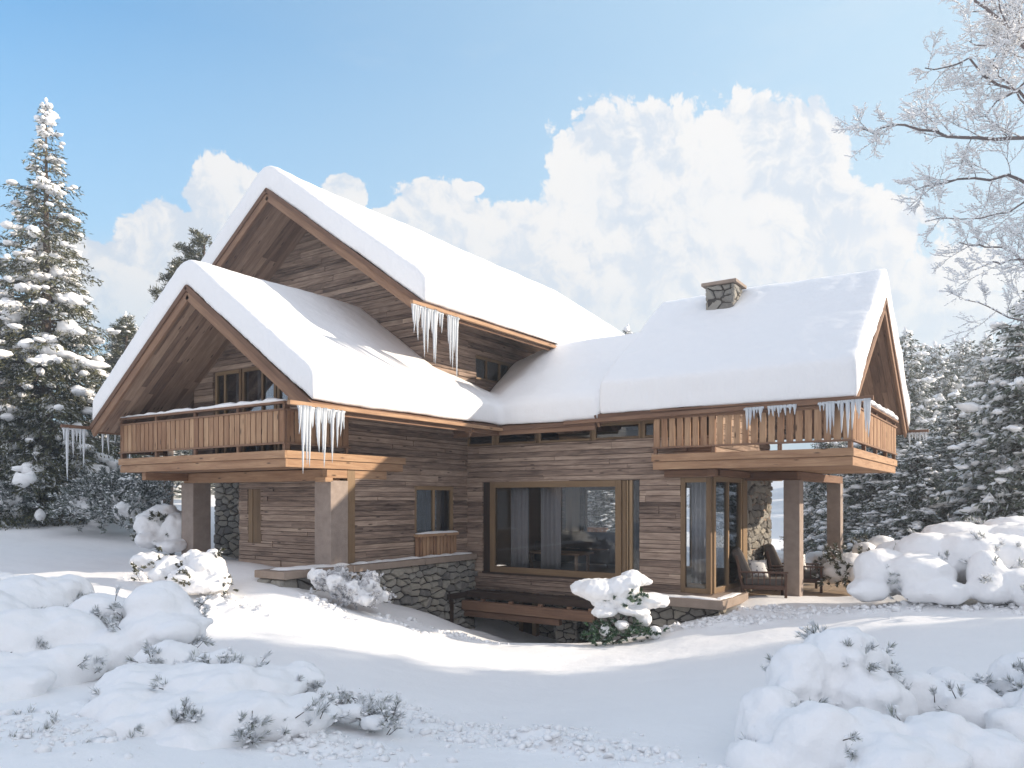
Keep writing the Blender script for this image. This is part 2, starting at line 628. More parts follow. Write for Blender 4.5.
# ------------------------------------------------------------------ terrain
CT = [(512, 768, 5.7), (512, 722, 8), (512, 682, 10.5), (545, 648, 13.2), (600, 652, 12.8), (400, 655, 11.5), (440, 640, 13.4),
      (0, 768, 5.2), (0, 705, 7.0), (0, 650, 9.5), (0, 600, 12), (0, 566, 15), (0, 548, 18.5), (-300, 560, 14), (-300, 700, 7),
      (250, 768, 5.5), (250, 694, 8), (250, 648, 10.5), (230, 608, 12.9), (120, 592, 13), (90, 566, 16), (350, 618, 13.0), (340, 740, 6.6),
      (150, 563, 17), (100, 550, 20), (40, 517, 25), (-200, 505, 25), (200, 568, 15.2),
      (335, 600, 14.4), (380, 608, 15.3), (430, 615, 16.5), (478, 626, 17.8), (270, 592, 13.5),
      (760, 768, 5.7), (760, 706, 7.8), (760, 660, 10.5), (760, 624, 13.4), (790, 606, 15.2),
      (1024, 768, 5.2), (1024, 694, 7.2), (1024, 640, 9.8), (1024, 606, 12.2), (1300, 610, 12), (1300, 700, 7),
      (700, 626, 13.9), (640, 643, 13.6), (930, 604, 12.8), (860, 606, 13.6), (900, 578, 17), (1000, 562, 22), (880, 552, 30), (960, 535, 45),
      (820, 575, 21), (760, 545, 33), (780, 520, 45)]
CP = [tuple(at(*c)) for c in CT]
CP += [(-9.5, 14.1, -3.35), (-8.2, 14.3, -3.3), (-10.8, 14.3, -3.2), (-9.5, 15.6, -3.5), (-8.2, 16.0, -3.5), (-8, 18, -2.8), (-5, 19, -2.5), (-5.2, 16.4, -2.12), (-4.6, 17.0, -2.10),
       (-3.2, 17.0, -2.12), (-3.0, 20.5, -2.15), (-4.4, 19.5, -2.2), (-14, 15, -2.2), (-14, 12, -1.7), (-13.5, 10.2, -1.42), (-15.5, 10.2, -1.40), (-17, 9.5, -1.35), (-12.6, 9.4, -1.44),
       (-20, 15, -1.1), (-20, 25, -0.9), (-10, 28, -2), (0, 28, -2), (-34, 12, 0.2), (-34, 26, 0.4), (-20, 38, -0.5), (0, -6, -1.9), (12, 4, -1.6),
       (-15, -4, -1.1), (14, 18, -1.6), (-30, 0, -0.4), (12, 35, -1.8), (-12.9, 8.4, -1.75), (-11.0, 8.4, -1.85)]
CP = np.array(CP)


def tps_fit(P):
    n = len(P)
    d = np.hypot(P[:, None, 0] - P[None, :, 0], P[:, None, 1] - P[None, :, 1])
    K = np.where(d > 0, d * d * np.log(d + 1e-9), 0) + np.eye(n) * 0.15
    Q = np.c_[np.ones(n), P[:, :2]]
    A = np.block([[K, Q], [Q.T, np.zeros((3, 3))]])
    return np.linalg.solve(A, np.r_[P[:, 2], 0, 0, 0])


TPS = tps_fit(CP)


def ground(x, y, detail=True):
    x, y = np.atleast_1d(np.asarray(x, float)), np.atleast_1d(np.asarray(y, float))
    z = TPS[-3] + TPS[-2] * x + TPS[-1] * y
    for (cx, cy, _), w in zip(CP, TPS):
        r2 = (x - cx) ** 2 + (y - cy) ** 2
        z = z + w * 0.5 * r2 * np.log(r2 + 1e-12)
    R = np.hypot(x + 6, y - 12)
    k = np.clip((R - 34) / 16, 0, 1)
    k = k * k * (3 - 2 * k)
    ang = np.arctan2(x * RT[0] + y * RT[1], x * FW[0] + y * FW[1])
    rise = np.interp(np.degrees(ang), [-180, -60, -35, -10, 15, 28, 50, 90, 180], [3, 3, 4, 2, 4, 12, 13, 6, 3])
    q = np.clip((R - 45) / 130, 0, 1)
    far = -1.2 + rise * q * q * (3 - 2 * q) + fbm(x / 35, y / 35, 3, 5) * 2.5 * np.clip((R - 45) / 60, 0, 1)
    far = far + np.clip((R - 250) / 600, 0, 1) * 20
    z = z * (1 - k) + far * k
    if detail:
        s = np.clip(1 - k, 0, 1)
        z = z + s * (fbm(x / 2.6, y / 2.6, 3, 11) * 0.10)
        # crusty, broken snow in front and along the terrace
        d = x * FW[0] + y * FW[1]
        r = x * RT[0] + y * RT[1]
        px = 512 + FPX * r / np.maximum(d, 0.5)
        def spot(cx, cy, rx, ry, rot=0.0):
            u, v = x - cx, y - cy
            return np.clip(1.2 - np.hypot(u / rx, v / ry), 0, 1)
        rough = np.zeros_like(x)
        for (qx, qy, qd, rx_, ry_) in [(470, 720, 7.2, 1.9, .75), (330, 745, 6.3, 1.0, .6), (560, 750, 6.2, 1.3, .45), (720, 615, 14.0, 1.7, .8), (60, 735, 5.9, 1.0, .7), (770, 611, 14.4, 1.1, .7),
                                       (830, 610, 13.4, 1.5, .5), (960, 606, 12.6, 1.7, .4), (230, 606, 13.0, 1.2, .35), (330, 612, 13.4, 1.0, .3), (400, 622, 13.8, 1.0, .3), (450, 632, 14.2, 1.2, .3)]:
            p = at(qx, qy, qd)
            rough = np.maximum(rough, spot(p.x, p.y, rx_, ry_))
        b = np.abs(fbm(x / 0.16, y / 0.16, 3, 21, 0.55))
        b2 = fbm(x / 0.45, y / 0.45, 2, 31)
        z = z + rough * np.clip(b2 + 0.45, 0, 1) * (0.02 + np.minimum(b, .22) * 0.42)
    return z


def gz(x, y):
    return float(ground(x, y, False)[0])


def make_ground():
    def axis(a, b, st, far):
        core = list(np.arange(a, b + 1e-6, st))
        lo, s = [], st
        p = a
        while p > -far:
            s *= 1.12
            p -= s
            lo.append(p)
        hi, s = [], st
        p = b
        while p < far:
            s *= 1.12
            p += s
            hi.append(p)
        return np.array(lo[::-1] + core + hi)
    xs, ys = axis(-20.0, 2.5, 0.065, 1500), axis(2.2, 17.5, 0.065, 1500)
    X, Y = np.meshgrid(xs, ys)
    Z = ground(X.ravel(), Y.ravel()).reshape(X.shape)
    # the paved terrace under the balcony was cleared
    cl = np.clip(np.minimum(np.minimum(X + 5.6, -2.2 - X), np.minimum(Y - 17.35, 22.2 - Y)) / 0.35 + fbm(X / .5, Y / .5, 2, 3) * .8, 0, 1)
    Z = Z - cl * 0.35
    nx, ny = len(xs), len(ys)
    V = np.c_[X.ravel(), Y.ravel(), Z.ravel()]
    i = np.arange(nx * ny).reshape(ny, nx)
    F = np.c_[i[:-1, :-1].ravel(), i[:-1, 1:].ravel(), i[1:, 1:].ravel(), i[1:, :-1].ravel()]
    o = fast_mesh('ground', V, F, M['snow'], smooth=True)
    tag(o, kind='structure')


make_ground()

# ------------------------------------------------------------------ the chalet
XW, YW = -11.57, 15.12        # the two wall planes that meet in the inner corner
XS = -5.35                    # right-hand side wall
YF = 11.10                    # front wall of the left wing
YT = 13.50                    # front gable wall of the tall wing
chalet = empty('chalet', (-10, 15, -1.5))
tag(chalet, 'snow-covered timber chalet with three gabled roofs, stone base and two balconies', 'house')
CH = chalet
_inv = Matrix.Translation(Vector((10, -15, 1.5)))


def part(o, parent=None):
    """parent keeping world placement"""
    o.parent = parent or CH
    if parent is None:
        o.matrix_parent_inverse = _inv
    return o


def clip(iv, holes):
    out = [iv]
    for h0, h1 in holes:
        nxt = []
        for a, b in out:
            if h1 <= a or h0 >= b:
                nxt.append((a, b))
                continue
            if h0 > a:
                nxt.append((a, h0))
            if h1 < b:
                nxt.append((h1, b))
        out = nxt
    return [t for t in out if t[1] - t[0] > 0.01]


def wall(axis, c, out, a0, a1, z0, z1, holes=(), rng=None, name='wall', m='old', label=None):
    mb = MB()
    z = z0
    r = random.Random(int(abs(c) * 100 + z0 * 7))
    while z < z1 - 0.01:
        h = min(r.choice([0.085, 0.10, 0.115, 0.125, 0.14, 0.155]), z1 - z)
        zm = z + h / 2
        lo, hi = (a0, a1) if rng is None else rng(zm)
        if hi > lo:
            rv = r.uniform(.2, .86)
            # split rows at hole tops and sills
            cuts = sorted({z, z + h} | {q for hh in holes for q in (hh[2], hh[3]) if z < q < z + h})
            joints, p = [], lo + r.uniform(0.3, 3.0)
            while p < hi:
                joints.append(p)
                p += r.uniform(1.4, 4.2)
            edges = [lo] + joints + [hi]
            for ci in range(len(cuts) - 1):
                q0, q1 = cuts[ci], cuts[ci + 1]
                hs = [(hh[0], hh[1]) for hh in holes if hh[2] < (q0 + q1) / 2 < hh[3]]
                for e in range(len(edges) - 1):
                    rs = random.Random(int(z * 1000) * 31 + e)
                    jit = rs.uniform(-0.017, 0.014)
                    var = min(1, max(0, rv + rs.uniform(-.14, .14)))
                    for s0, s1 in clip((edges[e], edges[e + 1]), hs):
                        g = 0.0055 if q1 - q0 > 0.03 else 0
                        d0, d1 = sorted((c + out * (0.03 + jit), c - out * 0.035))
                        if axis == 'x':
                            mb.box((s0 + .001, d0, q0 + g), (s1 - .001, d1, q1 - g), 0, var)
                        else:
                            mb.box((d0, s0 + .001, q0 + g), (d1, s1 - .001, q1 - g), 1, var)
                for s0, s1 in clip((lo, hi), hs):
                    d0, d1 = sorted((c - out * 0.02, c - out * 0.14))
                    if axis == 'x':
                        mb.box((s0, d0, q0), (s1, d1, q1), 0, 0.1)
                    else:
                        mb.box((d0, s0, q0), (d1, s1, q1), 1, 0.1)
        z += h
    o = part(mb.build(name, M[m]))
    if label:
        tag(o, label)
    return o


# --- measured openings:  on the right wing front (x ranges) / on the side wall (y ranges)
def xon(px, yp):
    r = (px - 512) / FPX
    return yp * (FW[0] + r * RT[0]) / (FW[1] + r * RT[1])


def yon(px, xp):
    r = (px - 512) / FPX
    return xp * (FW[1] + r * RT[1]) / (FW[0] + r * RT[0])


BW = (xon(483, YW), xon(640, YW), -1.76, 0.41)             # big window opening
DR = (xon(681, YW), XS + .02, -1.93, 0.44)                  # terrace door, front leaf
SW = (yon(414, XW), yon(453, XW), -1.05, 0.30)             # side window of left wing
RZ = 1.30                                                  # sill of the ribbon windows
# right wing: front wall
wall('x', YW, -1, XW, XS, -2.2, RZ, [BW, DR])
# right wing: side wall facing the terrace, with the glazed return
SD = (YW - 0.01, yon(739, XS), -1.93, 0.44)
YB = 19.25
wall('y', XS, 1, YW, YB, -2.2, 1.75, [(YW - .2, 17.05, -1.93, 0.46)])
RO = (xon(586, YB), xon(619, YB))
wall('x', YB, 1, XW, XS, -2.6, 1.75, [(RO[0], RO[1], -1.95, 0.30), (-8.6, -6.1, -1.95, 0.35)])
# right gable wall
wall('y', XS - .004, 1, 15.0, 21.2, 1.75, 4.1, [], rng=lambda z: (18.1 - (4.15 - z) / .714, 18.1 + (4.15 - z) / .714))
# left wing
SX0 = -15.06
YG = 10.60                    # front gable wall of the upper storey
wall('y', XW, 1, YF, YW + .1, -1.75, 0.70, [SW])
wall('y', XW, 1, YG, YW + .1, 0.70, 1.62 + .9)
wall('x', YF, -1, SX0, XW, -1.6, 0.7, [(xon(249, YF), xon(262, YF), -0.99, 0.22)])
LG = [(xon(214, YG), xon(291, YG), 0.92, 2.86)]
wall('x', YG, -1, -16.05, XW, 0.7, 4.1, LG, rng=lambda z: (max(-16.05, -13.85 - (4.12 - z) / .71), min(XW, -13.85 + (4.12 - z) / .71)))
wall('y', -16.05, -1, 10.6, YT, 0.7, 2.6)
# tall wing
TW = (yon(475, XW), yon(526, XW), 3.02, 3.64)
wall('y', XW + .002, 1, YT, 24.0, 2.4, 4.7, [TW])
wall('x', YT, -1, -18.7, XW, 1.6, 7.2, [(xon(292, YT), xon(312, YT), 3.9, 4.45)], rng=lambda z: (max(-18.7, -15.1 - (7.28 - z) / .70), min(XW, -15.1 + (7.28 - z) / .70)))
wall('y', -18.7, -1, YT, 24.0, 2.2, 4.7)
wall('y', -18.7, -1, YT, YB, -2.0, 2.2)
wall('x', YB, 1, -18.7, XW, -2.0, 2.2)
wall('x', 24.0, 1, -18.7, XW, 2.2, 7.2, rng=lambda z: (max(-18.7, -15.1 - (7.28 - z) / .70), min(XW, -15.1 + (7.28 - z) / .70)))

mb = MB()   # corner boards
mb.box((XW - .06, YF - .055, -1.5), (XW + .055, YF + .16, 0.62), 2, .5)
part(mb.build('corner_board', M['oak'], bevel=.004))
mb = MB()
mb.box((XS - .10, 17.05, -1.95), (XS + .05, 17.35, 0.46), 2, .6)
part(mb.build('corner_board', M['oak'], bevel=.004))

# floors and ceilings inside, so that rooms are rooms
mb = MB()
mb.box((XW + .1, YW + .15, -1.97), (XS - .15, YB - .15, -1.75), 0, .5)
mb.box((XW + .1, YW + .15, 0.48), (XS - .15, 21.05, 0.66), 0, .5)
mb.box((-16, YG + .15, 0.70), (XW - .15, YT + .5, 0.88), 0, .5)
mb.box((-18.5, YT + .15, 2.25), (XW - .15, 23.8, 2.5), 0, .5)
for x_ in (-18.5, -16.6):
    mb.box((x_, 23.5, -2.0), (x_ + .3, 23.8, 2.24), 2, .5)
part(mb.build('floor', M['oak']))
mb = MB()
mb.box((XW - .25, YW + .15, -1.75), (XW - .15, YB - .15, .48), 0)
mb.box((-15.9, YT + 1.2, -1.4), (XW - .2, YT + 1.3, 2.3), 0)
mb.box((RO[0] - .30, YB - .62, -1.75), (RO[0] - .12, YB - .15, .47), 0)
mb.box((-11.4, 17.6, .70), (XS - .15, 17.7, 1.72), 0)
mb.box((-18.4, 19, 2.5), (XW - .2, 19.1, 4.6), 0)
part(mb.build('partition', M['plaster']))


# --- windows
def window(name, axis, c, out, a0, a1, z0, z1, bars=(), fw=.075, depth=.07, rec=.06, curtain=None, m='oak', trans=()):
    """frame set back by rec behind plane c; bars = positions of uprights"""
    mb = MB()

    def bx(s0, s1, q0, q1, dd=0.0, w=depth, L=2):
        d0, d1 = sorted((c - out * (rec - dd), c - out * (rec + w)))
        if axis == 'x':
            mb.box((s0, d0, q0), (s1, d1, q1), 0 if L == 'h' else 2)
        else:
            mb.box((d0, s0, q0), (d1, s1, q1), 1 if L == 'h' else 2)
    bx(a0, a0 + fw, z0, z1)
    bx(a1 - fw, a1, z0, z1)
    bx(a0 + fw, a1 - fw, z1 - fw, z1, L='h')
    bx(a0 + fw, a1 - fw, z0, z0 + fw, L='h')
    for b in bars:
        bx(b - fw * .4, b + fw * .4, z0 + fw, z1 - fw, -.004)
    for t in trans:
        bx(a0 + fw, a1 - fw, t - .03, t + .03, -.006, L='h')
    f = part(mb.build(name, M[m], bevel=.004))
    g = MB()
    d = c - out * (rec + depth * .5)
    d0, d1 = sorted((d, d - out * .006))
    if axis == 'x':
        g.box((a0 + fw * .8, d0, z0 + fw * .8), (a1 - fw * .8, d1, z1 - fw * .8), 0)
    else:
        g.box((d0, a0 + fw * .8, z0 + fw * .8), (d1, a1 - fw * .8, z1 - fw * .8), 1)
    link_child(g.build('pane', M['glass']), f)
    for cu in (curtain or []):
        s0, s1 = cu
        n = max(12, int((s1 - s0) / .012))
        vs, fs = [], []
        for i in range(n + 1):
            t = i / n
            a = s0 + (s1 - s0) * t
            wv = .035 * math.sin(t * (s1 - s0) * 52) + .012 * math.sin(t * 31)
            dd = c - out * (rec + depth + .16 + wv)
            for zz in (z0 + .03, z1 - .03):
                vs.append((a, dd, zz) if axis == 'x' else (dd, a, zz))
        for i in range(n):
            fs.append((2 * i, 2 * i + 2, 2 * i + 3, 2 * i + 1))
        cm = MB()
        cm.poly(vs, fs)
        co = cm.build('curtain', M['curtain'], smooth=True)
        sm = co.modifiers.new('thick', 'SOLIDIFY')
        sm.thickness = .004
        link_child(co, f)
    return f


def link_child(o, f):
    o.parent = f


bx0, bx1 = xon(491, YW), xon(622, YW)
wnd = window('window', 'x', YW, -1, bx0, bx1, BW[2], BW[3], bars=(), fw=.14, depth=.10, rec=-.05,
             curtain=[(bx0 + .45, bx0 + .95), (bx0 + 1.30, bx0 + 1.85)])
mb = MB()   # reveals left and right of the picture window
mb.box((BW[0], YW + .02, BW[2]), (bx0, YW + .05, BW[3]), 2, .2)
mb.box((BW[0], YW - .03, BW[3] - .004), (BW[1], YW + .14, BW[3] + .02), 0, .5)
mb.box((BW[0], YW - .045, BW[2] - .05), (BW[1], YW + .14, BW[2]), 0, .4)
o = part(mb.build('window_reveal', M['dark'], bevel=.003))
mb = MB()
x_ = bx1
for w_ in (.10, .045, .08):
    mb.box((x_ + .01, YW - .01 - .02 * (w_ < .05), BW[2] + .005), (x_ + w_, YW + .10, BW[3] - .005), 2)
    x_ += w_ + .012
o = part(mb.build('window_shutter', M['oak'], bevel=.004))
g = MB()
g.box((x_, YW + .02, BW[2]), (BW[1] - .03, YW + .026, BW[3] - .005), 0)
part(g.build('pane', M['glass']))
mb = MB()
mb.box((x_, YW + .13, BW[2]), (BW[1], YW + .16, BW[3]), 2, .2)
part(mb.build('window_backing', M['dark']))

# terrace door: front leaf and side return
mid = xon(688, YW)
dfr = window('door', 'x', YW, -1, DR[0], DR[1] - .02, DR[2], DR[3], bars=(), fw=.10, depth=.09, rec=-.03,
             curtain=[(DR[0] + .15, DR[1] - .15)])
window('door', 'y', XS, 1, YW + .10, 17.04, -1.93, 0.46, bars=(YW + 1.0,), fw=.10, depth=.09, rec=-.03, curtain=[(YW + .35, YW + .8)])
hm = MB()
hm.tube([(DR[1] - .14, YW - .05, -.95), (DR[1] - .14, YW - .05, -.80)], .012)
link_child(hm.build('handle', M['steel']), dfr)

# ribbon windows under the eaves of the right wing
edges = [(468, 494, (478, 491)), (497, 537, None), (539, 592, None), (594, 641, None), (643, 656, None)]
for e in edges:
    window('window', 'x', YW, -1, xon(e[0], YW), xon(e[1], YW), RZ, 1.66, fw=.055, rec=-.02)
mb = MB()
mb.box((XW, YW - .02, 1.66), (XS, YW + .14, 1.78), 0)
for e in (495.5, 538, 593, 642):
    mb.box((xon(e, YW) - .05, YW - .01, RZ), (xon(e, YW) + .05, YW + .1, 1.66), 2)
mb.box((xon(657, YW), YW, RZ), (XS, YW + .1, 1.66), 0)
part(mb.build('lintel', M['oak'], bevel=.004))

# side window of the left wing with a planter rail below
window('window', 'y', XW, 1, SW[0], SW[1], SW[2], SW[3], bars=((SW[0] + SW[1]) / 2,), fw=.09, rec=.0, curtain=[((SW[0] + SW[1]) / 2 + .02, SW[1] - .1)])
mb = MB()
zc = -1.30
y_ = SW[0] - .03
while y_ < SW[1]:
    mb.box((XW + .06, y_, -1.32), (XW + .085, y_ + .10, -.86), 2)
    y_ += .125
mb.box((XW + .03, SW[0] - .05, -.86), (XW + .16, SW[1] + .03, -.80), 1)
pr = part(mb.build('window_guard', M['larch'], bevel=.003))
mb = MB()
for k in range(3):
    a_ = xon(249, YF) + k * (xon(262, YF) - xon(249, YF)) / 3
    mb.box((a_ + .003, YF - .02 + .012 * (k == 1), -0.99), (a_ + (xon(262, YF) - xon(249, YF)) / 3 - .003, YF + .1, 0.22), 2)
part(mb.build('window_shutter', M['oak'], bevel=.004))
window('window', 'y', XW, 1, TW[0], TW[1], TW[2], TW[3], bars=(TW[0] + .55, TW[0] + 1.15, TW[0] + 1.6), fw=.07, rec=.03)
window('window', 'x', YT, -1, xon(292, YT), xon(312, YT), 3.9, 4.45, fw=.06, rec=.01)
# glazed doors on the left balcony
gx = [xon(p, YG) for p in (215, 233, 241, 262, 276, 290)]
window('door', 'x', YG, -1, gx[0], gx[2], .92, 2.86, bars=(gx[0] + .35,), fw=.08, rec=.0, curtain=[(gx[0] + .45, gx[2] - .05)])
window('door', 'x', YG, -1, gx[2] + .03, gx[4], .92, 2.86, bars=(gx[3],), fw=.08, rec=.0, curtain=[(gx[3] - .45, gx[3] + .05)])
window('door', 'x', YG, -1, gx[4] + .03, gx[5], .92, 2.86, fw=.08, rec=.0, curtain=[(gx[4] + .15, gx[5] - .2)])
# windows/rear opening of the living room
window('window', 'x', YB, 1, RO[0], RO[1], -1.95, .30, fw=.05, rec=.0)
window('window', 'x', YB, 1, -8.6, -6.1, -1.95, .35, fw=.06, rec=.0, bars=(-7.35,))  # rear window made full height to bring more sun into the room


# --- rubble masonry
def halfclip(poly, p, n):
    out = []
    for i in range(len(poly)):
        a, b = poly[i], poly[(i + 1) % len(poly)]
        da = (a[0] - p[0]) * n[0] + (a[1] - p[1]) * n[1]
        db = (b[0] - p[0]) * n[0] + (b[1] - p[1]) * n[1]
        if da <= 0:
            out.append(a)
        if da * db < 0:
            t = da / (da - db)
            out.append((a[0] + (b[0] - a[0]) * t, a[1] + (b[1] - a[1]) * t))
    return out


def stones(mb, o, U, V, N, L, H, size=.24, seed=1, aspect=1.75, joint=.018, depth=.055, mask=None):
    r = random.Random(seed)
    o, U, V, N = Vector(o), Vector(U), Vector(V), Vector(N)
    pts = []
    ny = max(1, int(round(H / (size / aspect))))
    nx = max(1, int(round(L / size)))
    for j in range(ny):
        for i in range(nx):
            if r.random() < .20:
                continue
            pts.append(((i + (.5 if j % 2 else 0) + .5 + r.uniform(-.42, .42)) * L / nx, (j + .5 + r.uniform(-.30, .30)) * H / ny))
    k = aspect
    for a, p in enumerate(pts):
        poly = [(0, 0), (L, 0), (L, H), (0, H)]
        for b, q in enumerate(pts):
            if a == b:
                continue
            if abs(q[0] - p[0]) > size * 3.4 or abs(q[1] - p[1]) > size * 2.6:
                continue
            nx_, ny_ = (q[0] - p[0]), (q[1] - p[1]) * k * k
            mpt = ((p[0] + q[0]) / 2, (p[1] + q[1]) / 2)
            poly = halfclip(poly, mpt, (nx_, ny_))
            if len(poly) < 3:
                break
        if len(poly) < 3:
            continue
        cx = sum(t[0] for t in poly) / len(poly)
        cy = sum(t[1] for t in poly) / len(poly)
        if mask and not mask(cx, cy):
            continue
        # subdivide edges and round
        pp = []
        for i in range(len(poly)):
            A, B = poly[i], poly[(i + 1) % len(poly)]
            if math.hypot(A[0] - B[0], A[1] - B[1]) < .015:
                continue
            pp.append((A[0] * .86 + B[0] * .14, A[1] * .86 + B[1] * .14))
            pp.append((A[0] * .5 + B[0] * .5 + r.uniform(-.008, .008), A[1] * .5 + B[1] * .5 + r.uniform(-.008, .008)))
            pp.append((A[0] * .14 + B[0] * .86, A[1] * .14 + B[1] * .86))
        if len(pp) < 6:
            continue
        dep = depth * r.uniform(.35, 1.25)
        rad = max(.03, min(math.hypot(t[0] - cx, t[1] - cy) for t in pp))
        rings = []
        tx, ty = r.uniform(-.12, .12), r.uniform(-.12, .12)
        for sc, dz in ((-joint * .7, -.03), (-joint * .9, dep * .45), (-joint * 1.9, dep * .85), (-rad * .55, dep)):
            ring = []
            for t in pp:
                dx, dy = t[0] - cx, t[1] - cy
                l = math.hypot(dx, dy) + 1e-6
                f = max(.1, (l + sc) / l)
                h = dz + (tx * dx + ty * dy) * (1 if dz > 0 else 0) + (r.uniform(-.006, .006) if dz > 0 else 0)
                ring.append(o + U * (cx + dx * f) + V * (cy + dy * f) + N * h)
            rings.append(ring)
        n = len(pp)
        vs = [v for ring in rings for v in ring] + [o + U * cx + V * cy + N * dep]
        fs = []
        for q in range(3):
            for i in range(n):
                i2 = (i + 1) % n
                fs.append((q * n + i, q * n + i2, (q + 1) * n + i2, (q + 1) * n + i))
        for i in range(n):
            fs.append((3 * n + i, 3 * n + (i + 1) % n, 4 * n))
        mb.poly(vs, fs, r.random())


def masonry(name, lo, hi, faces, parent=True, size=.24, seed=1, smooth=True, depth=.05):
    """core box plus stone faces; faces: '-x','+x','-y','+y'"""
    mb = MB()
    mb.box((lo[0] + .03, lo[1] + .03, lo[2]), (hi[0] - .03, hi[1] - .03, hi[2] - .002), 0, .3)
    core = mb
    st = MB()
    H = hi[2] - lo[2]
    for f in faces:
        if f == '+x':
            stones(st, (hi[0] - .035, lo[1], lo[2]), (0, 1, 0), (0, 0, 1), (1, 0, 0), hi[1] - lo[1], H, size, seed, depth=depth)
        if f == '-x':
            stones(st, (lo[0] + .035, hi[1], lo[2]), (0, -1, 0), (0, 0, 1), (-1, 0, 0), hi[1] - lo[1], H, size, seed + 1, depth=depth)
        if f == '-y':
            stones(st, (lo[0], lo[1] + .035, lo[2]), (1, 0, 0), (0, 0, 1), (0, -1, 0), hi[0] - lo[0], H, size, seed + 2, depth=depth)
        if f == '+y':
            stones(st, (hi[0], hi[1] - .035, lo[2]), (-1, 0, 0), (0, 0, 1), (0, 1, 0), hi[0] - lo[0], H, size, seed + 3, depth=depth)
    o = st.build(name, M['stone'], smooth=False)
    n0 = len(o.data.polygons)
    # append core with mortar material to the same mesh
    bm = bmesh.new()
    bm.from_mesh(o.data)
    tmp = bpy.data.meshes.new('tmp')
    tmp.from_pydata(core.v, [], core.f)
    bm.from_mesh(tmp)
    bm.faces.ensure_lookup_table()
    for i in range(n0, len(bm.faces)):
        bm.faces[i].material_index = 1
    bm.to_mesh(o.data)
    bm.free()
    bpy.data.meshes.remove(tmp)
    o.data.materials.append(M['mortar'])
    return o


# stone wall on the terrace side, base walls, cellar wall
part(masonry('stone_wall', (XS - .5, 17.36, -2.3), (XS + .06, 19.3, 0.6), ['+x', '-y'], seed=3, size=.26))
part(masonry('stone_wall', (-17.35, 12.0, -1.7), (SX0 + .04, 12.4, 0.7), ['-y', '-x'], seed=9, size=.25))
mb = MB()
mb.box((SX0, YF + .03, -1.7), (SX0 + .10, 12.4, .7), 2, .3)
part(mb.build('corner_board', M['old']))
base = part(masonry('stone_base', (-7.62, 14.62, -3.6), (-4.98, 15.05, -2.15), ['-y', '+x', '-x'], seed=21, size=.26))
part(masonry('stone_base', (-11.5, 16.2, -3.7), (-7.6, 16.6, -2.2), ['-y'], seed=33, size=.22))
part(masonry('stone_base', (-9.15, 15.3, -3.7), (-8.55, 15.9, -2.25), ['-y', '+x', '-x'], seed=35, size=.22))
part(masonry('stone_base', (-8.2, 15.15, -3.7), (-7.65, 15.75, -2.25), ['-y', '+x', '-x'], seed=37, size=.22))
# cellar frame: fascia, short posts and lower beam
mb = MB()
mb.box((XW + .35, 14.62, -2.36), (-7.66, 15.05, -2.2), 0, .35)
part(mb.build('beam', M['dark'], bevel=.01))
mb = MB()
mb.box((XW + .30, 14.50, -2.64), (-7.70, 14.72, -2.42), 0, .6)
mb.box((XW + .32, 14.56, -2.80), (-8.6, 14.70, -2.66), 0, .3)
for xx in (-10.7, -9.9, -9.1, -8.35, -7.82):
    mb.box((xx - .05, 14.55, -2.42), (xx + .05, 14.65, -2.36), 2)
part(mb.build('beam', M['barge'], bevel=.01))
mb = MB()
for xx in (-10.65, -10.25):
    mb.box((xx, 16.05, -3.6), (xx + .12, 16.2, -2.3), 2)
part(mb.build('door_frame', M['oak'], bevel=.004))
mb = MB()
mb.box((-10.53, 16.08, -3.6), (-10.25, 16.14, -2.3), 2, .1)
part(mb.build('cellar_door', M['dark']))
# terrace step
mb = MB()
mb.box((-7.75, 14.43, -2.14), (-4.88, 16.05, -1.96), 0, .5)
st = part(mb.build('step', M['cap'], bevel=.015))


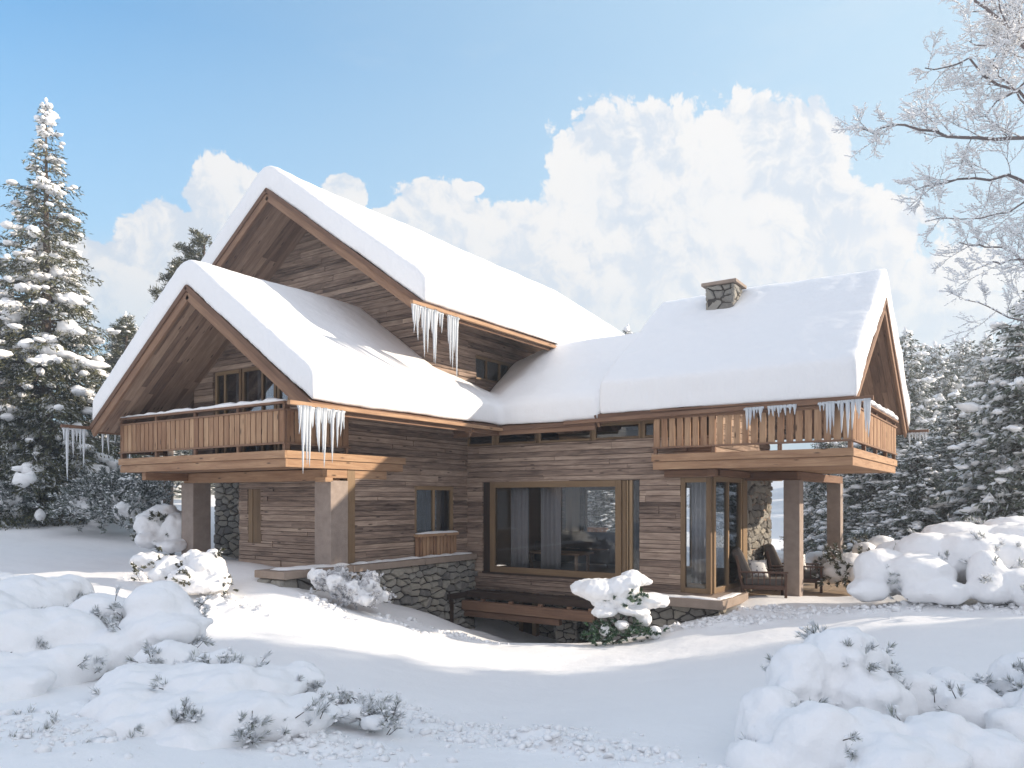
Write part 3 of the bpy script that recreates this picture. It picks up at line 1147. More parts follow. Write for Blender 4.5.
# --- roofs
def gable_roof(ridge_axis, a0, a1, c, half, zr, slope, soff_m='soffit', t=.17, label=None, barge=(1, 1)):
    """ridge along ridge_axis from a0 to a1 at cross position c, top surface height zr at the ridge"""
    mb = MB()   # deck as boards running down the slope on the underside
    ang = math.atan(slope)
    Ls = half / math.cos(ang)
    roof = MB()
    for sgn in (-1, 1):
        def P(a, s, up):
            # s distance along slope, up = vertical offset
            cc = c + sgn * s * math.cos(ang)
            zz = zr - s * math.sin(ang) + up
            return Vector((cc, a, zz)) if ridge_axis == 'y' else Vector((a, cc, zz))
        dirS = (P(0, 1, 0) - P(0, 0, 0)).normalized()
        dirA = (P(1, 0, 0) - P(0, 0, 0)).normalized()
        nrm = dirS.cross(dirA)
        if nrm.z < 0:
            nrm = -nrm
        # soffit boards
        a = a0 + .02
        r = random.Random(int(abs(c * 100)) + sgn)
        while a < a1 - .03:
            w = min(r.choice([.12, .14, .16, .18]), a1 - .02 - a)
            s = 0.03
            while s < Ls - .03:
                l = min(r.uniform(1.6, 4.5), Ls - .02 - s)
                off = r.uniform(0, .012)
                p = P(a + w / 2, s, -t)
                q = P(a + w / 2, s + l - .003, -t)
                mb.beam(p - nrm * (.008 - off), q - nrm * (.008 - off), w - .006, .03, var=r.random(), up=nrm)
                s += l
            a += w
        # deck slab (prism)
        vs = [P(a0 + .015, 0, -.01), P(a1 - .015, 0, -.01), P(a1 - .015, Ls - .01, -.01), P(a0 + .015, Ls - .01, -.01),
              P(a0 + .015, 0, -t + .012), P(a1 - .015, 0, -t + .012), P(a1 - .015, Ls - .01, -t + .012), P(a0 + .015, Ls - .01, -t + .012)]
        roof.poly(vs, [(0, 1, 2, 3), (7, 6, 5, 4), (0, 4, 5, 1), (1, 5, 6, 2), (2, 6, 7, 3), (3, 7, 4, 0)], .4)
        # barge boards: outer dark strip and inner wide board
        for a_, e, on in ((a0, -1, barge[0]), (a1, 1, barge[1])):
            if not on:
                continue
            roof.beam(P(a_ + e * .035, -.02, -.055), P(a_ + e * .035, Ls + .05, -.055), .05, .10, var=.25, up=nrm)
            roof.beam(P(a_ - e * .005, -.02, -.21), P(a_ - e * .005, Ls + .0, -.21), .06, .17, var=.8, up=nrm)
        # eaves board
        roof.beam(P(a0 + .01, Ls + .012, -.05), P(a1 - .01, Ls + .012, -.05), .045, .09, var=.2)
        roof.beam(P(a0 + .01, Ls - .02, -.16), P(a1 - .01, Ls - .02, -.16), .05, .10, var=.7)
    R = part(roof.build('roof', M['barge'], bevel=.005))
    if label:
        tag(R, label)
    s_ = mb.build('soffit', M[soff_m])
    s_.parent = R
    s_.matrix_parent_inverse = Matrix.Identity(4)
    return R


RL = gable_roof('y', 9.0, YT + .05, -13.85, 3.62, 4.25, .71)
RTall = gable_roof('y', 11.9, 24.9, -15.1, 4.9, 7.43, .70)
RR = gable_roof('x', -7.66, -2.6, 18.1, 3.5, 4.32, .714)
RK = gable_roof('x', -11.6, -7.70, 17.3, 2.72, 3.62, .714, barge=(0, 0))
# strip of the left roof that runs back along the tall wing to the inner corner
mb = MB()
for (x0, z0, x1, z1) in ((-11.6, 1.69 + .71 * 1.37, -10.23, 1.69),):
    vs = [(x0, YT, z0), (x1, YT, z1), (x1, 17.3, z1), (x0, 17.3, z0)]
    vs += [(a, b, z - .16) for a, b, z in vs]
    mb.poly([Vector(v) for v in vs], [(0, 1, 2, 3), (7, 6, 5, 4), (0, 4, 5, 1), (1, 5, 6, 2), (3, 7, 4, 0)], .4)
mb.beam((-10.215, YT, 1.64), (-10.215, 14.62, 1.64), .045, .09, .2)
mb.beam((-10.25, YT, 1.53), (-10.25, 14.62, 1.53), .05, .10, .7)
o = mb.build('eaves_strip', M['barge'])
o.parent = RL

# gutters: slim timber channels along the eaves that stick out past the gables
mb = MB()
mb.beam((-10.13, 8.40, 1.60), (-10.13, 14.55, 1.60), .08, .07, .75)
o = mb.build('gutter', M['larch'], bevel=.006); o.parent = RL
mb = MB()
mb.beam((-17.55, 8.35, 1.60), (-17.55, 13.4, 1.60), .08, .07, .3)
o = mb.build('gutter', M['barge'], bevel=.006); o.parent = RL
mb = MB()
mb.beam((-10.12, 11.42, 3.90), (-10.12, 24.9, 3.90), .08, .07, .8)
o = mb.build('gutter', M['larch'], bevel=.006); o.parent = RTall
mb = MB()
mb.beam((-8.45, 14.53, 1.66), (-2.25, 14.53, 1.76), .07, .08, .6)
o = mb.build('gutter', M['barge'], bevel=.006); o.parent = RR
mb = MB()
mb.beam((-7.6, 21.68, 1.70), (-2.1, 21.68, 1.70), .07, .08, .4)
o = mb.build('gutter', M['barge'], bevel=.006); o.parent = RR


# --- snow on the roofs: closed prisms, voxel-remeshed and smoothed
def prism(poly, a0, a1, axis):
    """poly in (cross, z); returns verts, faces"""
    n = len(poly)
    vs = []
    for a in (a0, a1):
        for c, z in poly:
            vs.append(Vector((c, a, z)) if axis == 'y' else Vector((a, c, z)))
    fs = [tuple(range(n)), tuple(range(2 * n - 1, n - 1, -1))]
    for i in range(n):
        j = (i + 1) % n
        fs.append((i, n + i, n + j, j))
    return vs, fs


def snow_obj(name, prisms, parent, vox=.055, smooth=9, disp=.05, tex=None, flipfix=True):
    bm = bmesh.new()
    for vs, fs in prisms:
        b = [bm.verts.new(v) for v in vs]
        newf = []
        for f in fs:
            try:
                newf.append(bm.faces.new([b[i] for i in f]))
            except ValueError:
                pass
        bmesh.ops.recalc_face_normals(bm, faces=newf)
    me = bpy.data.meshes.new(name)
    bm.to_mesh(me)
    bm.free()
    o = link(name, me, M['roofsnow'], None)
    o.parent = parent
    r = o.modifiers.new('remesh', 'REMESH')
    r.mode = 'VOXEL'
    r.voxel_size = vox
    r.use_smooth_shade = True
    s = o.modifiers.new('smooth', 'SMOOTH')
    s.factor = .6
    s.iterations = smooth
    if disp:
        for sc, st in ((2.4, disp * 1.7), (.9, disp * .9), (.25, disp * .4)):
            t = bpy.data.textures.new('cloud', 'CLOUDS')
            t.noise_scale = sc
            t.noise_depth = 2
            d = o.modifiers.new('wind', 'DISPLACE')
            d.texture = t
            d.texture_coords = 'LOCAL'
            d.strength = st
            d.mid_level = .5
    return o


def roof_prism(c, half, zr, slope, T, ext=.05, left=True, right=True, round_=.0, taper=.85):
    ze = zr - slope * half
    p = []
    e = half + ext
    zt = zr + T
    # from left eave bottom over the ridge to right eave bottom, then back along the deck
    p.append((c - e, ze - slope * ext - .0))
    p.append((c - e - .02, ze + T * taper))
    p.append((c - e + .16, ze + slope * .16 + T * .98))
    p.append((c - .25, zt - slope * .25 + .02))
    p.append((c, zt - .07))
    p.append((c + .25, zt - slope * .25 + .02))
    p.append((c + e - .16, ze + slope * .16 + T * .98))
    p.append((c + e + .02, ze + T * taper))
    p.append((c + e, ze - slope * ext))
    p.append((c, zr + .003))
    return p


snow_obj('snow', [prism(roof_prism(-15.1, 4.9, 7.43, .70, .61), 11.85, 24.95, 'y')], RTall, vox=.06)
left = prism(roof_prism(-13.85, 3.62, 4.25, .71, .60), 8.94, YT + .0, 'y')
ze = 1.69


def loft(A, a0, B, a1, axis):
    vs, fs = prism(A, a0, a1, axis)
    n = len(A)
    for i, (c, z) in enumerate(B):
        vs[n + i] = Vector((c, a1, z)) if axis == 'y' else Vector((a1, c, z))
    return vs, fs


def sec_strip(t0, t1):
    zw = ze + .71 * 1.33
    return [(XW + .03, zw + .003), (XW + .03, zw + t0), (-10.9, ze + .71 * .7 + (t0 * .45 + t1 * .55)), (-10.34, ze + .1 + t1), (-10.16, ze + t1 * .86), (-10.18, ze - .03)]


def sec_link(t):
    return [(14.54, 1.65), (14.52, 1.68 + t * .86), (14.70, 1.80 + t), (15.9, 1.68 + .714 * 1.3 + t * .95), (17.1, 3.62 + t * .74), (17.3, 3.62 + t * .8), (17.5, 3.62 + t * .74), (19.9, 2.2), (20.0, 1.7), (17.3, 3.625)]


strip = loft(sec_strip(.57, .57), YT - .3, sec_strip(.40, .56), 14.4, 'y')
strip2 = loft(sec_strip(.40, .56), 14.35, sec_strip(.03, .50), 15.9, 'y')
strip3 = loft(sec_strip(.03, .50), 15.85, sec_strip(.03, .03), 17.4, 'y')
linkp = prism(sec_link(.57), -10.35, -7.6, 'x')
link2 = loft(sec_link(.10), -11.50, sec_link(.57), -10.33, 'x')
sl = snow_obj('snow', [left, strip, strip2, linkp, link2], RL, vox=.055, smooth=11)
rp = roof_prism(18.1, 3.5, 4.32, .714, .72, ext=.03, taper=.92)
snow_obj('snow', [prism(rp, -7.62, -2.52, 'x')], RR, vox=.055)

# --- chimney
ch = masonry('chimney', (-6.17, 17.02, 3.6), (-5.50, 17.66, 4.86), ['-y', '+x', '-x', '+y'], size=.23, seed=50, depth=.04)
part(ch)
mb = MB()
mb.box((-6.24, 16.95, 4.86), (-5.43, 17.73, 4.935), 0, .5)
o = mb.build('cap', M['cap'], bevel=.012); o.parent = ch
o.matrix_parent_inverse = Matrix.Identity(4)


# --- balconies
def balcony(x0, x1, y0, y1, sides, gap, sw, fascia_l, seed, front_to=None, snow=True):
    r = random.Random(seed)
    mb = MB()
    zf = .91
    # floor joist box and fascia boards
    mb.box((x0 + .05, y0 + .05, .72), (x1 - .05, y1, .80), 1, .4)
    xe = x1
    ye = fascia_l
    # front fascia: upper and lower board
    mb.box((x0, y0 - .0, .765), (x1, y0 + .05, zf), 0, .62)
    mb.box((x0 + .02, y0 + .035, .60), (x1 - .02, y0 + .09, .757), 0, .5)
    mb.box((x1 - .05, y0 + .051, .765), (x1, ye, zf), 1, .85)
    mb.box((x1 - .09, y0 + .091, .60), (x1 - .03, ye - .06, .757), 1, .7)
    mb.box((x0, y0 + .051, .765), (x0 + .05, y1, zf), 1, .6)
    mb.box((x0 + .03, y0 + .091, .60), (x0 + .09, y1, .757), 1, .6)
    # soffit boards
    y = y0 + .1
    while y < y1 - .02:
        w = min(.17, y1 - y)
        mb.box((x0 + .09, y, .612), (x1 - .09, y + w - .006, .64), 0)
        y += w
    y = y0 + .06
    while y < y1 - .02:
        w = min(.14, y1 - y)
        mb.box((x0 + .06, y, .805), (x1 - .06, y + w - .006, .835), 0)
        y += w
    B = part(mb.build('balcony', M['larch'], bevel=.005))
    rail = MB()
    slat = MB()
    # front run
    def run(p0, p1, nrm):
        p0, p1 = Vector(p0), Vector(p1)
        d = p1 - p0
        L = d.length
        d.normalize()
        n = Vector(nrm)
        k = int(L / (sw + gap))
        stp = L / k
        for i in range(k):
            a = p0 + d * (i * stp + gap / 2)
            b = p0 + d * ((i + 1) * stp - gap / 2)
            j = r.uniform(-.004, .004)
            lo = a - n * .012 + n * j
            hi = b + n * .012 + n * j
            l2 = (min(lo.x, hi.x), min(lo.y, hi.y), 1.05)
            h2 = (max(lo.x, hi.x), max(lo.y, hi.y), 1.655)
            slat.box(l2, h2, 2)
        for zc, hh, ww in ((1.045, .035, .07), (1.672, .035, .07)):
            rail.beam(p0 + Vector((0, 0, zc)) - d * .02, p1 + Vector((0, 0, zc)) + d * .02, ww, hh, .7)
        rail.beam(p0 + Vector((0, 0, 1.80)) - d * .04, p1 + Vector((0, 0, 1.80)) + d * .04, .13, .04, .6)
        m_ = max(1, int(round(L / 1.35)))
        for i in range(m_ + 1):
            q = p0 + d * (L * i / m_) - n * .035
            if i == 0:
                q = q + d * .04
            if i == m_:
                q = q - d * .04
            rail.box((q.x - .035, q.y - .035, .91), (q.x + .035, q.y + .035, 1.785), 2, .6)
    run((x0 + .03, y0 + .03, 0), (x1 - .03, y0 + .03, 0), (0, -1, 0))
    for s, yy in sides:
        xx = x1 - .03 if s > 0 else x0 + .03
        run((xx, y0 + .07, 0), (xx, yy, 0), (s, 0, 0))
    a = slat.build('railing_boards', M['larch'], bevel=.003); a.parent = B
    b = rail.build('handrail', M['barge'], bevel=.004); b.parent = B
    return B


BL = balcony(-17.15, -11.44, 9.40, YF - .05, [(1, YF - .06), (-1, YG - .06)], .028, .135, 12.72, 1)
BR = balcony(-6.42, -2.58, 14.58, 19.95, [(1, 19.9)], .042, .122, 19.95, 2)
# snow lying on the left balcony's handrail
def snow_bar(pts, w, h, parent, seed=0, name='snow'):
    r = random.Random(seed)
    prs = []
    pts = [Vector(p) for p in pts]
    for i in range(len(pts) - 1):
        a, b = pts[i], pts[i + 1]
        n = max(2, int((b - a).length / .16))
        d = (b - a).normalized()
        sde = d.cross(Vector((0, 0, 1)))
        vs, fs = [], []
        for k in range(n + 1):
            p = a.lerp(b, k / n)
            ww = w * r.uniform(.75, 1.1) / 2
            hh = h * r.uniform(.55, 1.25)
            if k in (0, n):
                ww *= .6
                hh *= .5
            base = len(vs)
            for (s_, z_) in ((-1, 0), (-1.05, .45), (-.6, .95), (.6, 1.0), (1.05, .45), (1, 0)):
                vs.append(p + sde * s_ * ww + Vector((0, 0, z_ * hh)))
            if k:
                for j in range(6):
                    j2 = (j + 1) % 6
                    fs.append((base - 6 + j, base - 6 + j2, base + j2, base + j))
        fs.append(tuple(range(6)))
        fs.append(tuple(range(len(vs) - 1, len(vs) - 7, -1)))
        prs.append((vs, fs))
    return snow_obj(name, prs, parent, vox=.02, smooth=4, disp=.015)


snow_bar([(-17.2, 9.43, 1.82), (-11.42, 9.43, 1.82)], .20, .065, BL, 3)
snow_bar([(-11.47, 9.45, 1.82), (-11.47, 10.7, 1.82)], .2, .06, BL, 4)
snow_bar([(-2.6, 15.7, 1.82), (-2.6, 19.8, 1.82)], .22, .11, BR, 5)
snow_bar([(XW + .1, SW[0] - .05, -.80), (XW + .1, SW[1] + .03, -.80)], .16, .05, pr, 6)
snow_bar([(-7.7, 14.60, -1.965), (-4.95, 14.60, -1.965)], .30, .045, st, 7)
snow_bar([(-5.02, 14.6, -1.965), (-5.02, 15.9, -1.965)], .22, .045, st, 8)

# timber under the balconies, stone posts
mb = MB()
mb.box((-16.5, 10.60, .37), (-11.62, 10.95, .598), 0, .55)
part(mb.build('beam', M['larch'], bevel=.012))
mb = MB()
mb.box((-11.66, 10.5, .42), (-11.52, 12.2, .596), 1, .7)
mb.box((-11.80, 10.44, .34), (-11.50, 10.64, .43), 0, .8)
part(mb.build('bracket', M['larch'], bevel=.008))
mb = MB()
mb.box((-16.45, 9.55, .42), (-16.3, 10.59, .596), 1, .3)
part(mb.build('bracket', M['larch'], bevel=.008))
for (x0, x1, y0, y1) in ((-11.97, -11.5, 10.58, 11.05), (-16.56, -16.09, 10.58, 11.05)):
    mb = MB()
    mb.box((x0, y0, -1.9), (x1, y1, .37), 2, .5)
    part(mb.build('pillar', M['post'], bevel=.012))
mb = MB()
mb.box((XS + .06, 17.16, .41), (-4.16, 17.44, .60), 0, .5)
mb.box((-4.40, 17.445, .41), (-4.16, 22.3 - .3, .60), 1, .6)
mb.box((XS + .04, 14.75, .46), (XS + .2, 17.1, .6), 1, .4)
mb.box((-6.3, 14.95, .45), (XS + .2, 15.06, .6), 0, .5)
part(mb.build('beam', M['barge'], bevel=.012))
for (cx, cy) in ((-4.28, 17.3), (-4.28, 21.6)):
    mb = MB()
    mb.box((cx - .17, cy - .17, -2.5), (cx + .17, cy + .17, .41), 2, .5)
    part(mb.build('column', M['post'], bevel=.012))

# terrace paving
mb = MB()
for i in range(4):
    for j in range(6):
        x0, y0 = -5.6 + i * .85, 17.2 + j * .85
        mb.box((x0, y0, -2.5), (x0 + .84, y0 + .84, -2.13 + rnd.uniform(-.003, .003)), 0)
tag(mb.build('terrace', M['paving'], bevel=.006), kind='structure')

# --- free-standing retaining wall with slab
rw = empty('retaining_wall', (-11.6, 12, -2.6))
tag(rw, 'rubble stone retaining wall with a snow-dusted slab on top, running out from the inner corner', 'wall')
RWI = Matrix.Translation(Vector((11.6, -12, 2.6)))
w = masonry('masonry', (-12.0, 9.25, -3.4), (-11.28, YW - .04, -1.47), ['+x', '-y'], seed=70, size=.245, depth=.085)
w.parent = rw
w.matrix_parent_inverse = RWI
mb = MB()
mb.box((-12.04, 9.18, -1.47), (-11.20, 10.9, -1.33), 1, .5)
mb.box((-12.04, 10.91, -1.47), (-11.20, 13.1, -1.333), 1, .6)
mb.box((XW + .04, 13.11, -1.47), (-11.20, YW - .06, -1.33), 1, .4)
c_ = mb.build('slab', M['cap'], bevel=.015)
c_.parent = rw
c_.matrix_parent_inverse = RWI
sn = snow_bar([(-11.62, 9.3, -1.335), (-11.55, 11.0, -1.335)], .62, .05, rw, 9)
sn.matrix_parent_inverse = RWI
sn = snow_bar([(-11.38, 11.0, -1.335), (-11.38, YW - .12, -1.335)], .26, .05, rw, 10)
sn.matrix_parent_inverse = RWI
mb = MB()     # little doorway frame at the foot
mb.box((-11.26, 13.95, -2.35), (-11.19, 14.75, -2.22), 1, .3)
mb.box((-11.26, 14.0, -3.3), (-11.2, 14.12, -2.36), 2, .3)
c_ = mb.build('door_frame', M['dark'], bevel=.006)
c_.parent = rw
c_.matrix_parent_inverse = RWI


# ------------------------------------------------------------------ icicles
def icicles(label, p0, p1, n, lmin, lmax, seed, big=()):
    r = random.Random(seed)
    p0, p1 = Vector(p0), Vector(p1)
    d = p1 - p0
    L = d.length
    d.normalize()
    prs = MB()
    # ice strip that fuses them
    pts, rad = [], []
    m_ = max(4, int(L / .04))
    for i in range(m_ + 1):
        pts.append(p0 + d * (L * i / m_) + Vector((0, 0, -.015 + r.uniform(-.01, .01))))
        rad.append(.024 + r.uniform(-.006, .008))
    prs.tube(pts, rad, 7)
    for i in range(n):
        t = (i + r.uniform(.15, .85)) / n
        base = p0 + d * (L * t)
        l = lmin + (lmax - lmin) * r.random() ** 1.6
        if i in big:
            l = lmax * r.uniform(1.0, 1.25)
        w = .020 + .018 * (l / lmax)
        k = 9
        bend = Vector((r.uniform(-.02, .02), r.uniform(-.02, .02), 0))
        pts, rad = [], []
        for q in range(k + 1):
            s = q / k
            pts.append(base + bend * s * s + Vector((0, 0, -l * s + .01)))
            rad.append(max(.002, w * (1 - s) ** .8 * (1 + r.uniform(-.14, .14)) + .003))
        prs.tube(pts, rad, 7)
    o = prs.build('icicle_cluster', M['ice'], smooth=True)
    tag(o, label, 'icicles', 'icicles hanging from the eaves')
    return o


icicles('long icicles over the near corner of the left balcony', (-10.12, yon(298, -10.12), 1.565), (-10.12, yon(314, -10.12), 1.565), 9, .3, .95, 1, big=(2, 4, 6))
icicles('icicles under the left eaves in front of the balcony side, right of the longest ones', (-10.12, yon(315, -10.12), 1.565), (-10.12, yon(345, -10.12), 1.565), 13, .25, .85, 2, big=(4, 7))
icicles('outermost icicles on the far left gutter end, against the spruce', (-17.55, 8.38, 1.565), (-17.55, 8.85, 1.565), 6, .3, .95, 3, big=(1,))
icicles('icicles between the left roof tip and the left balcony', (-17.55, 9.2, 1.565), (-17.55, 10.4, 1.565), 8, .25, .75, 4, big=(4,))
icicles('wide curtain of icicles at the upper eaves over the tall side wall', (-10.12, yon(412, -10.12), 3.865), (-10.12, yon(443, -10.12), 3.865), 14, .3, .95, 5, big=(5, 9, 10))
icicles('narrow bunch of icicles at the upper eaves, nearer the small windows', (-10.12, yon(447, -10.12), 3.865), (-10.12, yon(459, -10.12), 3.865), 6, .5, 1.1, 6, big=(2, 4))
icicles('left bunch of icicles on the right-hand balcony eaves', (xon(744, 14.5), 14.49, 1.715), (xon(764, 14.5), 14.49, 1.72), 7, .12, .36, 7, big=(1,))
icicles('middle bunch of icicles on the right-hand balcony eaves', (xon(768, 14.5), 14.49, 1.72), (xon(796, 14.5), 14.49, 1.725), 9, .10, .27, 8)
icicles('icicles at the right corner of the right-hand balcony', (xon(818, 14.5), 14.49, 1.725), (-2.3, 14.49, 1.74), 14, .15, .6, 9, big=(8, 13))
icicles('small icicles on the gutter end behind the right-hand gable', (-2.55, 21.66, 1.665), (-2.12, 21.66, 1.665), 7, .15, .45, 10)


# ------------------------------------------------------------------ terrace and room furniture
def armchair(label, loc, rz, w=.78, dpt=.95):
    root = empty('armchair', loc, rz)
    tag(root, label, 'armchair', 'lounge armchairs on the terrace')
    f = MB()       # local: +x forward, y sideways, seat at .36
    for s in (-1, 1):
        y = s * w / 2
        f.beam((dpt * .45, y, 0), (dpt * .45, y, .58), .055, .055, up=(1, 0, 0))
        f.beam((-dpt * .42, y, 0), (-dpt * .60, y, .92), .055, .055, up=(1, 0, 0))
        f.beam((-dpt * .52, y, .58), (dpt * .50, y, .58), .075, .035)
        f.beam((-dpt * .47, y, .26), (dpt * .45, y, .26), .04, .09)
        for k in range(7):
            x = -dpt * .38 + k * dpt * .125
            f.beam((x, y, .30), (x, y, .565), .022, .022, up=(1, 0, 0))
    f.beam((dpt * .45, -w / 2, .26), (dpt * .45, w / 2, .26), .04, .09)
    f.beam((-dpt * .46, -w / 2, .26), (-dpt * .46, w / 2, .26), .04, .09)
    f.beam((-dpt * .60, -w / 2, .90), (-dpt * .60, w / 2, .90), .04, .06)
    for k in range(6):
        y = -w / 2 + w * (k + 1) / 7
        f.beam((-dpt * .47, y, .3), (-dpt * .59, y, .88), .02, .02, up=(1, 0, 0))
    f.build('frame', M['lounge'], root, bevel=.006)
    c = MB()
    c.box((-dpt * .44, -w / 2 + .04, .30), (dpt * .47, w / 2 - .04, .45), 0)
    c.build('seat_cushion', M['cushion'], root, bevel=.05, smooth=False)
    c = MB()
    R = Matrix.Rotation(math.radians(-24), 3, 'Y')
    c.box((-.10, -w / 2 + .05, 0), (.12, w / 2 - .05, .66), 2, None, R, (-dpt * .34, 0, .44))
    c.build('back_cushion', M['cushion'], root, bevel=.06)
    return root


A0 = math.radians(20)
armchair('dark slatted armchair nearest the glazed door, under the balcony', (-4.78, 16.75, -2.13), A0)
armchair('dark slatted armchair farther back, half hidden by the front stone column', (-4.55, 18.6, -2.13), A0, w=.8, dpt=1.12)


def pillow(label, loc, rz, tilt, s=.40):
    bm = bmesh.new()
    bmesh.ops.create_cube(bm, size=1)
    bmesh.ops.subdivide_edges(bm, edges=bm.edges[:], cuts=5, use_grid_fill=True)
    for v in bm.verts:
        x, y, z = v.co * 2
        th = (1 - abs(x) ** 2.6) * (1 - abs(z) ** 2.6)
        pin = 1 - .10 * (1 - abs(x)) * abs(z) - .10 * (1 - abs(z)) * abs(x)
        v.co = Vector((x * s / 2 * pin, y * (.012 + .08 * max(0, th) ** .6), z * s / 2 * pin))
    me = bpy.data.meshes.new('throw_pillow')
    bm.to_mesh(me)
    bm.free()
    me.polygons.foreach_set('use_smooth', [True] * len(me.polygons))
    o = link('throw_pillow', me, M['pillow'], None, loc)
    o.rotation_euler = (tilt, 0, rz)
    tag(o, label, 'pillow')


pillow('white patterned throw pillow leaning in the armchair nearest the door', (-4.86, 16.66, -1.50), math.radians(34), math.radians(-20))
pillow('white patterned throw pillow in the armchair behind the front column', (-4.50, 18.55, -1.48), math.radians(34), math.radians(-20))


def sofa():
    root = empty('sofa', (-9.9, 17.9, -1.75), 0)
    tag(root, 'dark low sofa with a tan cushion inside behind the picture window', 'sofa')
    c = MB()
    c.box((-1.1, -.42, .08), (1.1, .42, .40), 0)
    c.build('seat', M['cushion'], root, bevel=.06)
    c = MB()
    c.box((-1.1, .30, .41), (1.1, .52, .86), 0)
    c.build('backrest', M['cushion'], root, bevel=.07)
    for s in (-1, 1):
        c = MB()
        c.box((s * 1.12 - .1, -.42, .08), (s * 1.12 + .1, .5, .60), 0)
        c.build('armrest', M['cushion'], root, bevel=.06)
    for sx in (-1, 1):
        for sy in (-1, 1):
            c = MB()
            c.tube([(sx * .95, sy * .33, 0), (sx * .95, sy * .33, .09)], .025)
            c.build('leg', M['lounge'], root)


sofa()


def table(label, loc, rz, L=1.5, W=.75, H=.46):
    root = empty('coffee_table', loc, rz)
    tag(root, label, 'table')
    c = MB()
    c.box((-L / 2, -W / 2, H - .05), (L / 2, W / 2, H), 0, .95)
    c.build('tabletop', M['larch'], root, bevel=.01)
    for sx in (-1, 1):
        for sy in (-1, 1):
            c = MB()
            c.box((sx * L * .42 - .03, sy * W * .38 - .03, 0), (sx * L * .42 + .03, sy * W * .38 + .03, H - .052), 2, .9)
            c.build('leg', M['larch'], root)


table('pale wooden coffee table behind the lower edge of the picture window', (-9.55, 16.2, -1.75), 0.0)
# sun-lit railing seen through the back window
mb = MB()
for i in range(10):
    mb.box((-14.4 + i * .17, 24.9, -2.1), (-14.4 + i * .17 + .14, 24.93, -1.1), 2)
mb.box((-14.5, 24.94, -1.12), (-12.7, 25.0, -1.04), 0)
mb.box((-14.5, 24.94, -1.9), (-12.7, 25.0, -1.82), 0)
tag(mb.build('wooden_fence', M['larch']), 'short board fence seen through the back window of the room', 'fence')


# ------------------------------------------------------------------ vegetation
_ico = {}


def ico(sub):
    if sub not in _ico:
        bm = bmesh.new()
        bmesh.ops.create_icosphere(bm, subdivisions=sub, radius=1)
        V = np.array([v.co[:] for v in bm.verts])
        F = np.array([[v.index for v in f.verts] for f in bm.faces])
        bm.free()
        _ico[sub] = (V, F)
    return _ico[sub]


def blobs(C, A, S, sub=1, seed=0, rough=.18):
    """merged lumpy ellipsoids: centres C (n,3), azimuths A (n), scales S (n,3)"""
    V0, F0 = ico(sub)
    g = np.random.default_rng(seed)
    n = len(C)
    n0 = len(V0)
    k = 1 + g.normal(0, rough, (n, n0))
    V = V0[None] * k[..., None] * S[:, None, :]
    ca, sa = np.cos(A)[:, None], np.sin(A)[:, None]
    X = V[..., 0] * ca - V[..., 1] * sa
    Y = V[..., 0] * sa + V[..., 1] * ca
    V = np.stack([X, Y, V[..., 2]], -1) + C[:, None, :]
    F = F0[None] + (np.arange(n) * n0)[:, None, None]
    return V.reshape(-1, 3), F.reshape(-1, 3)


def blades(P, D, L, W, g):
    """diamond blades at P along D (n,3)"""
    n = len(P)
    D = D / (np.linalg.norm(D, axis=1, keepdims=True) + 1e-9)
    R = g.normal(0, 1, (n, 3))
    S = np.cross(D, R)
    S /= (np.linalg.norm(S, axis=1, keepdims=True) + 1e-9)
    L, W = np.asarray(L)[:, None], np.asarray(W)[:, None]
    V = np.stack([P, P + D * L * .45 + S * W, P + D * L, P + D * L * .45 - S * W], 1).reshape(-1, 3)
    F = np.arange(4 * n).reshape(n, 4)
    return V, F


